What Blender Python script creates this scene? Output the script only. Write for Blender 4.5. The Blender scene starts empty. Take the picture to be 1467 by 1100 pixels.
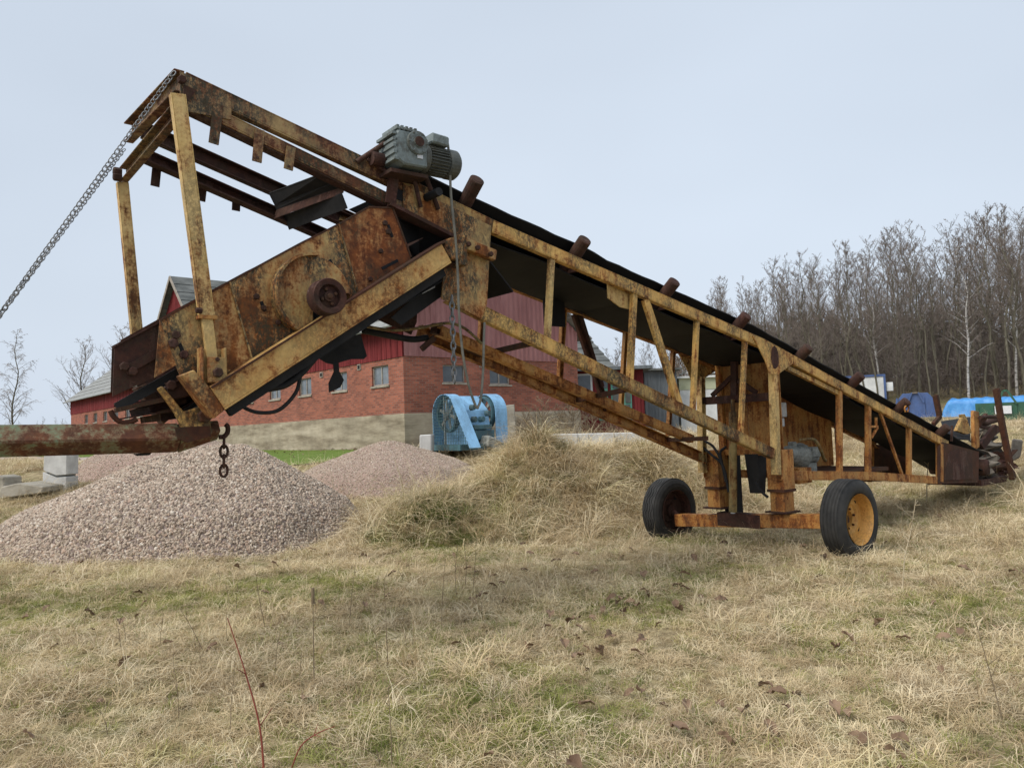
import bpy, bmesh, math, random
import numpy as np
from mathutils import Vector, Matrix, noise

# ------------------------------------------------------------------ camera, sky, sun, exposure
SC = bpy.context.scene
COL = SC.collection
FPX, PW, PH = 1110.0, 1467.0, 1100.0          # focal length and size of the photograph in pixels
CAM = Vector((0.0, 0.0, 1.6))
PITCH, ROLL = math.radians(3.4), math.radians(-2.1)
cam_d = bpy.data.cameras.new('camera')
cam_o = bpy.data.objects.new('camera', cam_d)
COL.objects.link(cam_o)
RM = Matrix.Rotation(math.pi / 2 + PITCH, 3, 'X') @ Matrix.Rotation(ROLL, 3, 'Z')
cam_o.matrix_world = Matrix.Translation(CAM) @ RM.to_4x4()
cam_d.sensor_fit = 'HORIZONTAL'
cam_d.sensor_width = 36.0
cam_d.lens = 36.0 * FPX / PW
cam_d.clip_end = 6000
cam_d.clip_start = 0.05
SC.camera = cam_o

world = bpy.data.worlds.new('World')
SC.world = world
world.use_nodes = True
wn, wl = world.node_tree.nodes, world.node_tree.links
wn.clear()
SUN_EL, SUN_AZ = math.radians(46), math.radians(-128)      # azimuth from +Y towards +X
w_out = wn.new('ShaderNodeOutputWorld')
w_bg = wn.new('ShaderNodeBackground')
w_sky = wn.new('ShaderNodeTexSky')
w_sky.sky_type = 'NISHITA'
w_sky.sun_disc = False
w_sky.sun_elevation = SUN_EL
w_sky.sun_rotation = SUN_AZ
w_sky.air_density = 1.6
w_sky.dust_density = 4.0
w_mix = wn.new('ShaderNodeMixRGB')
w_mix.inputs[0].default_value = 0.94
w_tc = wn.new('ShaderNodeTexCoord')
w_map = wn.new('ShaderNodeMapping')
w_map.inputs['Scale'].default_value = (1.0, 1.0, 2.2)
w_noise = wn.new('ShaderNodeTexNoise')
w_noise.inputs['Scale'].default_value = 1.1
w_noise.inputs['Detail'].default_value = 3.0
w_ramp = wn.new('ShaderNodeValToRGB')                      # thin even cloud layer
w_ramp.color_ramp.elements[0].position = 0.3
w_ramp.color_ramp.elements[0].color = (0.418, 0.472, 0.548, 1)
w_ramp.color_ramp.elements[1].position = 0.72
w_ramp.color_ramp.elements[1].color = (0.498, 0.56, 0.645, 1)
w_mul = wn.new('ShaderNodeMixRGB')
w_mul.blend_type = 'MULTIPLY'
w_mul.inputs[0].default_value = 1.0
w_mul.inputs[2].default_value = (10, 10, 10, 1)
wl.new(w_tc.outputs['Generated'], w_map.inputs['Vector'])
wl.new(w_map.outputs['Vector'], w_noise.inputs['Vector'])
wl.new(w_noise.outputs['Fac'], w_ramp.inputs['Fac'])
wl.new(w_ramp.outputs['Color'], w_mul.inputs[1])
wl.new(w_sky.outputs['Color'], w_mix.inputs[1])
wl.new(w_mul.outputs['Color'], w_mix.inputs[2])
wl.new(w_mix.outputs['Color'], w_bg.inputs['Color'])
w_bg.inputs['Strength'].default_value = 0.1
wl.new(w_bg.outputs['Background'], w_out.inputs['Surface'])

sun_d = bpy.data.lights.new('sun', 'SUN')
sun_d.energy = 2.0
sun_d.angle = math.radians(38)
sun_d.color = (1.0, 0.95, 0.88)
sun_o = bpy.data.objects.new('sun', sun_d)
COL.objects.link(sun_o)
to_sun = Vector((math.sin(SUN_AZ) * math.cos(SUN_EL), math.cos(SUN_AZ) * math.cos(SUN_EL), math.sin(SUN_EL)))
sun_o.rotation_euler = to_sun.to_track_quat('Z', 'Y').to_euler()
sun_o.location = to_sun * 60

SC.view_settings.view_transform = 'Standard'
SC.view_settings.look = 'None'
SC.view_settings.exposure = 0.55
SC.view_settings.gamma = 1.0
SC.view_settings.use_curve_mapping = False
SC.cycles.max_bounces = 4
SC.cycles.diffuse_bounces = 2
SC.cycles.transparent_max_bounces = 6

rnd = random.Random(7)

# ------------------------------------------------------------------ pixel rays and frames
def ray(px, py):
    return (RM @ Vector(((px - PW / 2) / FPX, (PH / 2 - py) / FPX, -1.0))).normalized()

def at_depth(px, py, Y):
    d = ray(px, py)
    return CAM + d * (Y / d.y)

class Frame:
    """a yawed frame: local x, y, z; helpers that meet a pixel's ray with a plane of the frame"""
    def __init__(self, origin, yaw):
        self.o = Vector(origin)
        self.yaw = yaw
        self.R = Matrix.Rotation(yaw, 3, 'Z')
        self.Ri = self.R.transposed()
    def loc(self, p):
        return self.Ri @ (Vector(p) - self.o)
    def wor(self, p):
        return self.R @ Vector(p) + self.o
    def hit(self, px, py, axis, value):
        o = self.loc(CAM)
        d = self.Ri @ ray(px, py)
        k = (value - o[axis]) / d[axis]
        return o + d * k

AX = math.radians(52)
UX = Vector((math.sin(AX), math.cos(AX), 0))          # along the belt, towards its tail
NX = Vector((math.cos(AX), -math.sin(AX), 0))         # across the belt
MC = Vector((2.976, 9.98, 0.0))
MF = Frame(MC, math.atan2(UX.y, UX.x))
def L(px, py, s):                                     # point of the long plane s metres off the machine's middle
    return MF.hit(px, py, 1, -s)
def T(px, py, t):                                     # point of the cross plane t metres along the machine
    return MF.hit(px, py, 0, t)
def far(p):
    return Vector((p[0], -p[1], p[2]))

# ------------------------------------------------------------------ terrain height
def sstep(a, b, v):
    t = min(1.0, max(0.0, (v - a) / (b - a)))
    return t * t * (3 - 2 * t)

def H(x, y, fine=True):
    z = 1.05 * sstep(11.0, 22.5, y - 0.12 * x)
    z += 5.0 * sstep(50, 92, y) * sstep(2, 26, x - 0.1 * y)
    g = 1.20 * math.exp(-((x - 0.35) / 1.25) ** 2 - ((y - 13.4) / 1.15) ** 2)
    g += 0.92 * math.exp(-((x - 2.35) / 1.25) ** 2 - ((y - 14.6) / 1.1) ** 2)
    g += 0.42 * math.exp(-((x + 1.35) / 0.95) ** 2 - ((y - 12.0) / 0.8) ** 2)
    z += g
    if fine and g > 0.05:
        z += min(1.0, g * 1.6) * (0.26 * noise.noise((x * 1.15, y * 1.15, 12.0)) + 0.17 * noise.noise((x * 2.4, y * 2.4, 15.0)))
    if fine and y < 60:
        z += 0.05 * noise.noise((x * 0.45, y * 0.45, 1.3)) + 0.03 * noise.noise((x * 1.7, y * 1.7, 4.1)) * (1 + 3 * min(1, g))
    return z

# ------------------------------------------------------------------ materials
MATS = {}
class NT:
    def __init__(self, name):
        self.m = bpy.data.materials.new(name)
        self.m.use_nodes = True
        self.n, self.l = self.m.node_tree.nodes, self.m.node_tree.links
        self.b = self.n['Principled BSDF']
        MATS[name] = self.m
        self._vec = None
    def node(self, t, **kw):
        n = self.n.new(t)
        for k, v in kw.items():
            setattr(n, k, v)
        return n
    def link(self, a, b):
        self.l.new(a, b)
    def vec(self, scale=(1, 1, 1), world=False, rand=True):
        if world:
            g = self.node('ShaderNodeNewGeometry')
            src = g.outputs['Position']
        else:
            tc = self.node('ShaderNodeTexCoord')
            src = tc.outputs['Object']
            if rand:
                oi = self.node('ShaderNodeObjectInfo')
                mu = self.node('ShaderNodeMath', operation='MULTIPLY')
                mu.inputs[1].default_value = 37.0
                self.link(oi.outputs['Random'], mu.inputs[0])
                ad = self.node('ShaderNodeVectorMath', operation='ADD')
                self.link(src, ad.inputs[0])
                self.link(mu.outputs[0], ad.inputs[1])
                src = ad.outputs[0]
        mp = self.node('ShaderNodeMapping')
        mp.inputs['Scale'].default_value = scale
        self.link(src, mp.inputs['Vector'])
        return mp.outputs['Vector']
    def noise(self, scale, detail=5.0, rough=0.6, vec=None, stretch=(1, 1, 1), world=False, rand=True):
        n = self.node('ShaderNodeTexNoise')
        n.inputs['Scale'].default_value = scale
        n.inputs['Detail'].default_value = detail
        n.inputs['Roughness'].default_value = rough
        self.link(vec if vec is not None else self.vec(stretch, world, rand), n.inputs['Vector'])
        return n.outputs['Fac']
    def ramp(self, fac, stops):
        r = self.node('ShaderNodeValToRGB')
        e = r.color_ramp.elements
        while len(e) < len(stops):
            e.new(0.5)
        for el, (p, c) in zip(e, stops):
            el.position = p
            el.color = (c, c, c, 1) if isinstance(c, (int, float)) else (*c, 1)
        self.link(fac, r.inputs['Fac'])
        return r.outputs['Color']
    def mix(self, fac, a, b, mode='MIX'):
        m = self.node('ShaderNodeMixRGB', blend_type=mode)
        for i, v in ((0, fac), (1, a), (2, b)):
            if isinstance(v, (int, float)):
                m.inputs[i].default_value = v
            elif isinstance(v, tuple):
                m.inputs[i].default_value = (*v, 1)
            else:
                self.link(v, m.inputs[i])
        return m.outputs[0]
    def bump(self, h, strength=0.3, dist=0.01):
        b = self.node('ShaderNodeBump')
        b.inputs['Strength'].default_value = strength
        b.inputs['Distance'].default_value = dist
        self.link(h, b.inputs['Height'])
        self.link(b.outputs['Normal'], self.b.inputs['Normal'])
    def done(self, col, rough=0.85, metal=0.0, spec=0.3):
        if isinstance(col, tuple):
            self.b.inputs['Base Color'].default_value = (*col, 1)
        else:
            self.link(col, self.b.inputs['Base Color'])
        if isinstance(rough, (int, float)):
            self.b.inputs['Roughness'].default_value = rough
        else:
            self.link(rough, self.b.inputs['Roughness'])
        self.b.inputs['Metallic'].default_value = metal
        self.b.inputs['Specular IOR Level'].default_value = spec
        return self.m

def rusty(name, paint, paint2, amount, rust_a=(0.030, 0.012, 0.008), rust_b=(0.20, 0.065, 0.016), grime=0.5, streak=0.5, scale=3.0):
    """old paint with rust breaking through, dark lichen and run-off streaks"""
    t = NT(name)
    big = t.noise(scale, 9, 0.72)
    st = t.noise(4.0, 6, 0.65, stretch=(2.6, 2.6, 0.45))
    fine = t.noise(38.0, 4, 0.7)
    mid = t.noise(11.0, 6, 0.7)
    s1 = t.mix(streak, big, st)
    s2 = t.mix(0.18, s1, fine)
    mask = t.ramp(s2, [(max(0, amount - 0.035), 1.0), (min(1, amount + 0.035), 0.0)])
    rust = t.ramp(mid, [(0.30, rust_a), (0.50, tuple(0.5 * (a + b) for a, b in zip(rust_a, rust_b))), (0.68, rust_b), (0.85, (rust_b[0] * 1.35, rust_b[1] * 1.6, rust_b[2] * 1.8))])
    pnt = t.ramp(t.noise(5.0, 6, 0.65), [(0.32, paint2), (0.62, paint)])
    dirt = t.ramp(t.noise(48.0, 8, 0.85, stretch=(1, 1, 0.6)), [(0.43, 0.0), (0.52, 1.0)])
    dark = t.ramp(t.noise(2.6, 6, 0.65, stretch=(1.3, 1.3, 0.7)), [(0.40, 0.0), (0.57, 1.0)])
    dm = t.mix(1.0, dirt, dark, 'MULTIPLY')
    dm2 = t.mix(1.0, dm, (grime, grime, grime), 'MULTIPLY')
    halo = t.ramp(s2, [(max(0, amount - 0.02), 0.7), (min(1, amount + 0.075), 0.0)])
    pnt = t.mix(halo, pnt, tuple(min(0.5, v * 1.7) for v in rust_b))
    c = t.mix(mask, pnt, rust)
    c = t.mix(dm2, c, (0.050, 0.040, 0.022))
    c = t.mix(0.35, c, t.ramp(fine, [(0.3, 0.55), (0.7, 1.25)]), 'MULTIPLY')
    t.bump(t.mix(0.5, mask, fine), 0.35, 0.006)
    rg = t.ramp(mask, [(0.0, 0.58), (1.0, 0.92)])
    return t.done(c, rg, 0.0, 0.35)

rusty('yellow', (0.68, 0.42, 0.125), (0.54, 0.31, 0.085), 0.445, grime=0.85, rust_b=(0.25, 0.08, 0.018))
rusty('cream', (0.65, 0.455, 0.19), (0.57, 0.375, 0.13), 0.44, grime=0.6, rust_a=(0.05, 0.018, 0.01), rust_b=(0.22, 0.08, 0.02))
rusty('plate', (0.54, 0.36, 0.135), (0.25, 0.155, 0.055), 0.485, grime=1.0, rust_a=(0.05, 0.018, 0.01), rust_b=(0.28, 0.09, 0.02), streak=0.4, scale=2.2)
rusty('redplate', (0.40, 0.23, 0.075), (0.23, 0.115, 0.035), 0.555, grime=0.9, rust_a=(0.05, 0.016, 0.01), rust_b=(0.25, 0.075, 0.02), streak=0.3, scale=2.4)
rusty('rail', (0.36, 0.24, 0.10), (0.22, 0.135, 0.05), 0.49, grime=1.0, rust_a=(0.04, 0.016, 0.012), rust_b=(0.15, 0.052, 0.022), streak=0.3, scale=3.5)
rusty('beam', (0.62, 0.395, 0.14), (0.51, 0.285, 0.08), 0.455, grime=0.45, rust_a=(0.06, 0.02, 0.01), rust_b=(0.29, 0.095, 0.02), streak=0.25, scale=2.4)
rusty('ochre', (0.50, 0.325, 0.105), (0.32, 0.195, 0.06), 0.46, grime=1.0, rust_b=(0.20, 0.065, 0.015))
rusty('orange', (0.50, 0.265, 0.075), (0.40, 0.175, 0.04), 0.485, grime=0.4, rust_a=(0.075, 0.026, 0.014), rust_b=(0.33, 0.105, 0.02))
rusty('brown', (0.14, 0.075, 0.035), (0.10, 0.045, 0.02), 0.60, grime=0.6, rust_a=(0.035, 0.014, 0.010), rust_b=(0.105, 0.036, 0.016))
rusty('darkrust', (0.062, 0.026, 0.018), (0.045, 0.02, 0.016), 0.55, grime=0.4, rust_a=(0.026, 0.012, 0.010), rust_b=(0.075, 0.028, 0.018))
rusty('olive', (0.33, 0.245, 0.095), (0.20, 0.14, 0.05), 0.46, grime=1.0, rust_b=(0.17, 0.07, 0.018))
rusty('greenbeam', (0.17, 0.245, 0.145), (0.15, 0.15, 0.08), 0.497, grime=0.4, streak=0.2, rust_a=(0.06, 0.022, 0.014), rust_b=(0.15, 0.055, 0.025), scale=4.5)
rusty('rim', (0.66, 0.36, 0.10), (0.58, 0.29, 0.07), 0.38, grime=0.4, rust_a=(0.05, 0.015, 0.008), rust_b=(0.25, 0.08, 0.02))
rusty('greensteel', (0.035, 0.12, 0.075), (0.03, 0.10, 0.06), 0.28, grime=0.3)
rusty('bluesteel', (0.075, 0.13, 0.30), (0.06, 0.11, 0.26), 0.28, grime=0.3)
rusty('crusherblue', (0.26, 0.50, 0.74), (0.245, 0.475, 0.71), 0.27, grime=0.4, rust_a=(0.06, 0.05, 0.04), rust_b=(0.16, 0.12, 0.08))
rusty('crusherdark', (0.07, 0.16, 0.19), (0.05, 0.11, 0.13), 0.36, grime=0.7)

def simple(name, a, b, scale=8.0, rough=0.8, spec=0.3, bump=0.2, bd=0.01, metal=0.0, world=False, lo=0.35, hi=0.65, stretch=(1, 1, 1), detail=6):
    t = NT(name)
    f = t.noise(scale, detail, 0.65, stretch=stretch, world=world)
    if bump:
        t.bump(f, bump, bd)
    return t.done(t.ramp(f, [(lo, a), (hi, b)]), rough, metal, spec)

simple('rubber', (0.010, 0.010, 0.011), (0.022, 0.021, 0.021), 6, 0.8, 0.3)
simple('tyre', (0.016, 0.016, 0.016), (0.045, 0.043, 0.040), 5, 0.78, 0.35, 0.1)
simple('belt', (0.004, 0.004, 0.005), (0.009, 0.009, 0.010), 3, 0.75, 0.3)
rusty('gearpaint', (0.22, 0.26, 0.255), (0.14, 0.165, 0.16), 0.30, grime=0.8, rust_b=(0.12, 0.07, 0.04), scale=8.0)
rusty('motorpaint', (0.12, 0.125, 0.11), (0.07, 0.075, 0.066), 0.30, grime=0.8, rust_b=(0.14, 0.08, 0.04), scale=8.0)
simple('engine', (0.13, 0.135, 0.12), (0.30, 0.31, 0.28), 14, 0.6, 0.4)
simple('cable', (0.11, 0.105, 0.085), (0.20, 0.19, 0.155), 10, 0.6)
simple('zinc', (0.13, 0.135, 0.14), (0.26, 0.265, 0.27), 20, 0.5, 0.5, 0.1, metal=0.4)
simple('label_white', (0.55, 0.56, 0.58), (0.75, 0.76, 0.78), 20, 0.5)
simple('concrete', (0.24, 0.215, 0.17), (0.42, 0.385, 0.32), 3.0, 0.9, 0.2, 0.3, stretch=(1, 1, 1.6))
simple('paleconcrete', (0.42, 0.41, 0.385), (0.58, 0.57, 0.54), 4.0, 0.9, 0.2, 0.3)
simple('sheetred', (0.245, 0.105, 0.10), (0.35, 0.165, 0.155), 1.2, 0.7, 0.3, 0.05, stretch=(2, 2, 0.5))
simple('boardred', (0.105, 0.014, 0.016), (0.225, 0.036, 0.036), 2.5, 0.85, 0.2, 0.2, stretch=(3, 3, 0.25))
simple('fibreroof', (0.20, 0.205, 0.20), (0.33, 0.335, 0.32), 2.5, 0.9, 0.2, 0.2)
simple('darkroof', (0.085, 0.09, 0.085), (0.17, 0.175, 0.165), 1.4, 0.9, 0.2, 0.2)
simple('glass', (0.035, 0.045, 0.052), (0.085, 0.10, 0.115), 1.2, 0.12, 0.6, 0.0)
simple('reflectglass', (0.09, 0.105, 0.12), (0.20, 0.225, 0.245), 1.5, 0.15, 0.6, 0.0)  # lighter panes: their reflection is put into the base colour
simple('frame', (0.20, 0.17, 0.14), (0.38, 0.34, 0.29), 6, 0.8)
simple('whitepaint', (0.55, 0.56, 0.55), (0.74, 0.75, 0.73), 2, 0.6)
simple('teal', (0.08, 0.26, 0.20), (0.14, 0.36, 0.28), 3, 0.7)
simple('greysheet', (0.095, 0.11, 0.12), (0.19, 0.21, 0.22), 1.5, 0.7, stretch=(3, 3, 0.4))
simple('palegreen', (0.38, 0.40, 0.26), (0.50, 0.52, 0.36), 2, 0.8)
simple('tarp', (0.055, 0.24, 0.58), (0.10, 0.34, 0.70), 3.0, 0.45, 0.4, 0.6, 0.05)
simple('bark', (0.075, 0.068, 0.048), (0.18, 0.162, 0.12), 3.0, 0.95, 0.1, 0.2, stretch=(2, 2, 0.5))
simple('twig', (0.135, 0.108, 0.092), (0.215, 0.18, 0.155), 0.6, 0.95, 0.1, 0.0)
simple('paletwig', (0.20, 0.17, 0.15), (0.30, 0.26, 0.235), 0.6, 0.95, 0.1, 0.0)
simple('cane', (0.16, 0.03, 0.022), (0.24, 0.06, 0.035), 5, 0.7, 0.3, 0.0)
simple('drystem', (0.13, 0.095, 0.06), (0.26, 0.20, 0.13), 5, 0.9, 0.2, 0.0)
simple('palestem', (0.40, 0.33, 0.22), (0.55, 0.46, 0.32), 5, 0.9, 0.2, 0.0)
simple('deadleaf', (0.115, 0.07, 0.045), (0.30, 0.205, 0.135), 3, 0.85, 0.25, 0.0)
simple('gravelbase', (0.20, 0.15, 0.13), (0.34, 0.27, 0.24), 30, 0.95, 0.1, 0.6, 0.03)
simple('finegravel', (0.30, 0.205, 0.165), (0.47, 0.35, 0.295), 45, 0.95, 0.1, 0.7, 0.03, world=True)
simple('road', (0.36, 0.29, 0.245), (0.50, 0.42, 0.365), 3.5, 0.95, 0.1, 0.4, 0.03, world=True)
simple('lawn', (0.085, 0.135, 0.025), (0.17, 0.23, 0.05), 5, 0.95, 0.1, 0.6, 0.05, world=True)
simple('scrapgrey', (0.10, 0.085, 0.07), (0.20, 0.175, 0.145), 7, 0.85)

# birch bark
t = NT('birchbark')
f = t.noise(2.2, 5, 0.7, stretch=(1, 1, 4))
t.done(t.ramp(f, [(0.40, (0.05, 0.045, 0.04)), (0.50, (0.42, 0.40, 0.37))]), 0.9)

# bricks (both walls of the barn: x+y runs along the wall, z up)
t = NT('brick')
tc = t.node('ShaderNodeTexCoord')
sp = t.node('ShaderNodeSeparateXYZ'); t.link(tc.outputs['Object'], sp.inputs[0])
ad = t.node('ShaderNodeMath', operation='ADD'); t.link(sp.outputs['X'], ad.inputs[0]); t.link(sp.outputs['Y'], ad.inputs[1])
cb = t.node('ShaderNodeCombineXYZ'); t.link(ad.outputs[0], cb.inputs['X']); t.link(sp.outputs['Z'], cb.inputs['Y'])
bk = t.node('ShaderNodeTexBrick')
bk.inputs['Scale'].default_value = 1.0
bk.inputs['Brick Width'].default_value = 0.26
bk.inputs['Row Height'].default_value = 0.077
bk.inputs['Mortar Size'].default_value = 0.011
bk.inputs['Mortar Smooth'].default_value = 0.3
bk.inputs['Bias'].default_value = -0.1
bk.inputs['Color1'].default_value = (0.37, 0.118, 0.072, 1)
bk.inputs['Color2'].default_value = (0.19, 0.062, 0.044, 1)
bk.inputs['Mortar'].default_value = (0.22, 0.155, 0.125, 1)
t.link(cb.outputs[0], bk.inputs['Vector'])
bl = t.noise(0.7, 6, 0.65)
c = t.mix(0.75, bk.outputs['Color'], t.ramp(bl, [(0.3, 0.72), (0.7, 1.25)]), 'MULTIPLY')
t.bump(bk.outputs['Fac'], -0.5, 0.01)
t.done(c, 0.92, 0, 0.15)

# board-marked concrete footing
t = NT('footing')
wv = t.node('ShaderNodeTexNoise'); wv.inputs['Scale'].default_value = 1.0; wv.inputs['Detail'].default_value = 7; wv.inputs['Roughness'].default_value = 0.7
t.link(t.vec((0.5, 0.5, 3.2)), wv.inputs['Vector'])
c = t.ramp(wv.outputs['Fac'], [(0.33, (0.21, 0.17, 0.12)), (0.5, (0.36, 0.305, 0.225)), (0.68, (0.49, 0.425, 0.325))])
c = t.mix(0.6, c, t.ramp(t.noise(1.1, 6, 0.7), [(0.35, 0.62), (0.65, 1.15)]), 'MULTIPLY')
t.bump(wv.outputs['Fac'], 0.5, 0.02)
t.done(c, 0.92, 0, 0.15)

# ground: thatch, soil, a bit of moss; gravelly far away
t = NT('ground')
a = t.noise(0.55, 6, 0.6, world=True)
b2 = t.noise(7.0, 7, 0.7, world=True)
c1 = t.ramp(b2, [(0.30, (0.11, 0.08, 0.046)), (0.48, (0.28, 0.22, 0.125)), (0.66, (0.47, 0.38, 0.225))])
c2 = t.ramp(b2, [(0.30, (0.075, 0.08, 0.028)), (0.70, (0.25, 0.24, 0.09))])
c = t.mix(t.ramp(a, [(0.50, 0.0), (0.66, 0.75)]), c1, c2)
t.bump(b2, 0.8, 0.05)
t.done(c, 0.95, 0, 0.1)

def grassmat(name, stops, pstops, pscale=0.5):
    t = NT(name)
    oi = t.node('ShaderNodeObjectInfo')
    c = t.ramp(oi.outputs['Random'], stops)
    p = t.ramp(t.noise(pscale, 4, 0.6, world=True), pstops)
    c = t.mix(1.0, c, p, 'MULTIPLY')
    m = t.done(c, 0.75, 0, 0.2)
    tr = t.node('ShaderNodeBsdfTranslucent'); t.link(c, tr.inputs['Color'])
    mx = t.node('ShaderNodeMixShader'); mx.inputs[0].default_value = 0.22
    t.link(t.b.outputs[0], mx.inputs[1]); t.link(tr.outputs[0], mx.inputs[2])
    t.link(mx.outputs[0], t.n['Material Output'].inputs['Surface'])
    return m
grassmat('straw', [(0.0, (0.35, 0.265, 0.16)), (0.25, (0.59, 0.475, 0.295)), (0.55, (0.73, 0.615, 0.415)), (0.85, (0.81, 0.725, 0.53)), (1.0, (0.47, 0.41, 0.21))],
         [(0.30, (0.74, 0.69, 0.63)), (0.46, (0.98, 0.94, 0.90)), (0.60, (1.08, 1.05, 0.98)), (0.72, (0.92, 0.96, 0.74))], 0.9)
grassmat('greengrass', [(0.0, (0.15, 0.18, 0.042)), (0.5, (0.29, 0.305, 0.09)), (1.0, (0.46, 0.44, 0.18))],
         [(0.35, (0.75, 0.8, 0.7)), (0.65, (1.1, 1.05, 0.9))], 0.9)
grassmat('deepgrass', [(0.0, (0.075, 0.105, 0.022)), (0.5, (0.145, 0.185, 0.045)), (1.0, (0.26, 0.28, 0.09))], [(0.35, (0.75, 0.8, 0.7)), (0.65, (1.1, 1.05, 0.9))], 0.9)
t = NT('stone')
oi = t.node('ShaderNodeObjectInfo')
c = t.ramp(oi.outputs['Random'], [(0.0, (0.17, 0.125, 0.10)), (0.25, (0.37, 0.295, 0.225)), (0.6, (0.52, 0.435, 0.345)), (0.85, (0.44, 0.315, 0.235)), (1.0, (0.66, 0.59, 0.50))])
t.done(c, 0.9, 0, 0.2)

# ------------------------------------------------------------------ objects
def link(o, parent=None):
    COL.objects.link(o)
    if parent is not None:
        o.parent = parent
    return o

def tag(o, label=None, cat=None, group=None, kind=None):
    for k, v in (('label', label), ('category', cat), ('group', group), ('kind', kind)):
        if v:
            o[k] = v
    return o

def empty(name, loc, rz=0.0, **kw):
    o = bpy.data.objects.new(name, None)
    o.empty_display_size = 0.3
    o.location = loc
    o.rotation_euler = (0, 0, rz)
    link(o)
    return tag(o, **kw)

class MB:
    """collects shapes into one mesh"""
    def __init__(self):
        self.v, self.f, self.sm = [], [], []
    def add(self, vs, fs, smooth=False):
        b = len(self.v)
        self.v += [tuple(p) for p in vs]
        self.f += [tuple(b + i for i in q) for q in fs]
        self.sm += [smooth] * len(fs)
        return self
    def hexa(self, p):           # eight corners: bottom ring 0-3, top ring 4-7
        return self.add(p, [(3, 2, 1, 0), (4, 5, 6, 7), (0, 1, 5, 4), (1, 2, 6, 5), (2, 3, 7, 6), (3, 0, 4, 7)])
    def box(self, c, s, R=None):
        c = Vector(c)
        ps = []
        for z in (-.5, .5):
            for x, y in ((-.5, -.5), (.5, -.5), (.5, .5), (-.5, .5)):
                d = Vector((x * s[0], y * s[1], z * s[2]))
                ps.append(c + (R @ d if R else d))
        return self.hexa(ps)
    def beam(self, p1, p2, h, w, side=(0, 1, 0), h2=None, roll=0.0):
        p1, p2 = Vector(p1), Vector(p2)
        a = (p2 - p1).normalized()
        sd = Vector(side)
        sd = (sd - a * sd.dot(a)).normalized()
        up = a.cross(sd)
        if up.z < 0:
            up = -up
        if roll:
            q = Matrix.Rotation(roll, 3, a)
            sd, up = q @ sd, q @ up
        ps = []
        for sgn in (-.5, .5):
            for p, hh, s2 in ((p1, h, -1), (p2, h2 or h, -1), (p2, h2 or h, 1), (p1, h, 1)):
                ps.append(p + sd * (s2 * w / 2) + up * (sgn * hh))
        return self.hexa(ps)
    def channel(self, p1, p2, h, w, outer, th=0.012, openout=False, side=(0, 1, 0)):
        """C section: web on the outer side (or the inner one when openout), two flanges"""
        p1, p2 = Vector(p1), Vector(p2)
        a = (p2 - p1).normalized()
        sd = Vector(side)
        sd = (sd - a * sd.dot(a)).normalized() * outer
        up = a.cross(sd)
        if up.z < 0:
            up = -up
        o = sd * (w / 2 - th / 2) * (-1 if openout else 1)
        self.beam(p1 + o, p2 + o, h - 2 * th - 0.001, th, side)
        for s2 in (-1, 1):
            k = up * (s2 * (h / 2 - th / 2))
            self.beam(p1 + k, p2 + k, th, w, side)
        return self
    def plate(self, pts, d):     # planar outline and a thickness vector
        n = len(pts)
        d = Vector(d)
        vs = [Vector(p) - d / 2 for p in pts] + [Vector(p) + d / 2 for p in pts]
        fs = [tuple(range(n))[::-1], tuple(range(n, 2 * n))] + [(i, (i + 1) % n, n + (i + 1) % n, n + i) for i in range(n)]
        return self.add(vs, fs)
    def tube(self, pts, r, n=8, r2=None, caps=True, smooth=True):
        pts = [Vector(p) for p in pts]
        m = len(pts)
        if m < 2:
            return self
        vs, fs = [], []
        ref = Vector((0.31, 0.17, 0.93))
        a0 = (pts[1] - pts[0]).normalized()
        x = a0.orthogonal().normalized() if abs(a0.dot(ref.normalized())) > 0.98 else (ref - a0 * ref.dot(a0)).normalized()
        for i, p in enumerate(pts):
            a = (pts[min(i + 1, m - 1)] - pts[max(i - 1, 0)]).normalized()
            x = (x - a * x.dot(a)).normalized()
            y = a.cross(x)
            rr = r if r2 is None else r + (r2 - r) * i / (m - 1)
            for k in range(n):
                th = 2 * math.pi * k / n
                vs.append(p + x * (rr * math.cos(th)) + y * (rr * math.sin(th)))
        for i in range(m - 1):
            for k in range(n):
                fs.append((i * n + k, i * n + (k + 1) % n, (i + 1) * n + (k + 1) % n, (i + 1) * n + k))
        self.add(vs, fs, smooth)
        if caps:
            self.add(vs[:n], [tuple(range(n))[::-1]])
            self.add(vs[-n:], [tuple(range(n))])
        return self
    def lathe(self, prof, o, axis, n=28, smooth=False, wob=None):
        """profile of (radius, along) turned round the axis through o"""
        o, a = Vector(o), Vector(axis).normalized()
        x = a.orthogonal().normalized()
        y = a.cross(x)
        vs, fs = [], []
        for j, (r, h) in enumerate(prof):
            for k in range(n):
                th = 2 * math.pi * k / n
                hh = h + (wob(j, k) if wob else 0)
                vs.append(o + a * hh + x * (r * math.cos(th)) + y * (r * math.sin(th)))
        for j in range(len(prof) - 1):
            for k in range(n):
                fs.append((j * n + k, j * n + (k + 1) % n, (j + 1) * n + (k + 1) % n, (j + 1) * n + k))
        return self.add(vs, fs, smooth)
    def build(self, name, mat, parent=None, bevel=0.0, **kw):
        me = bpy.data.meshes.new(name)
        me.from_pydata(self.v, [], self.f)
        me.materials.append(MATS[mat])
        me.polygons.foreach_set('use_smooth', self.sm)
        me.update()
        o = bpy.data.objects.new(name, me)
        link(o, parent)
        if bevel:
            b = o.modifiers.new('edges', 'BEVEL')
            b.width = bevel
            b.segments = 1
            b.limit_method = 'ANGLE'
        if parent is not None and name in TINY:
            o['kind'] = 'stuff'
        return tag(o, **kw)

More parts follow.
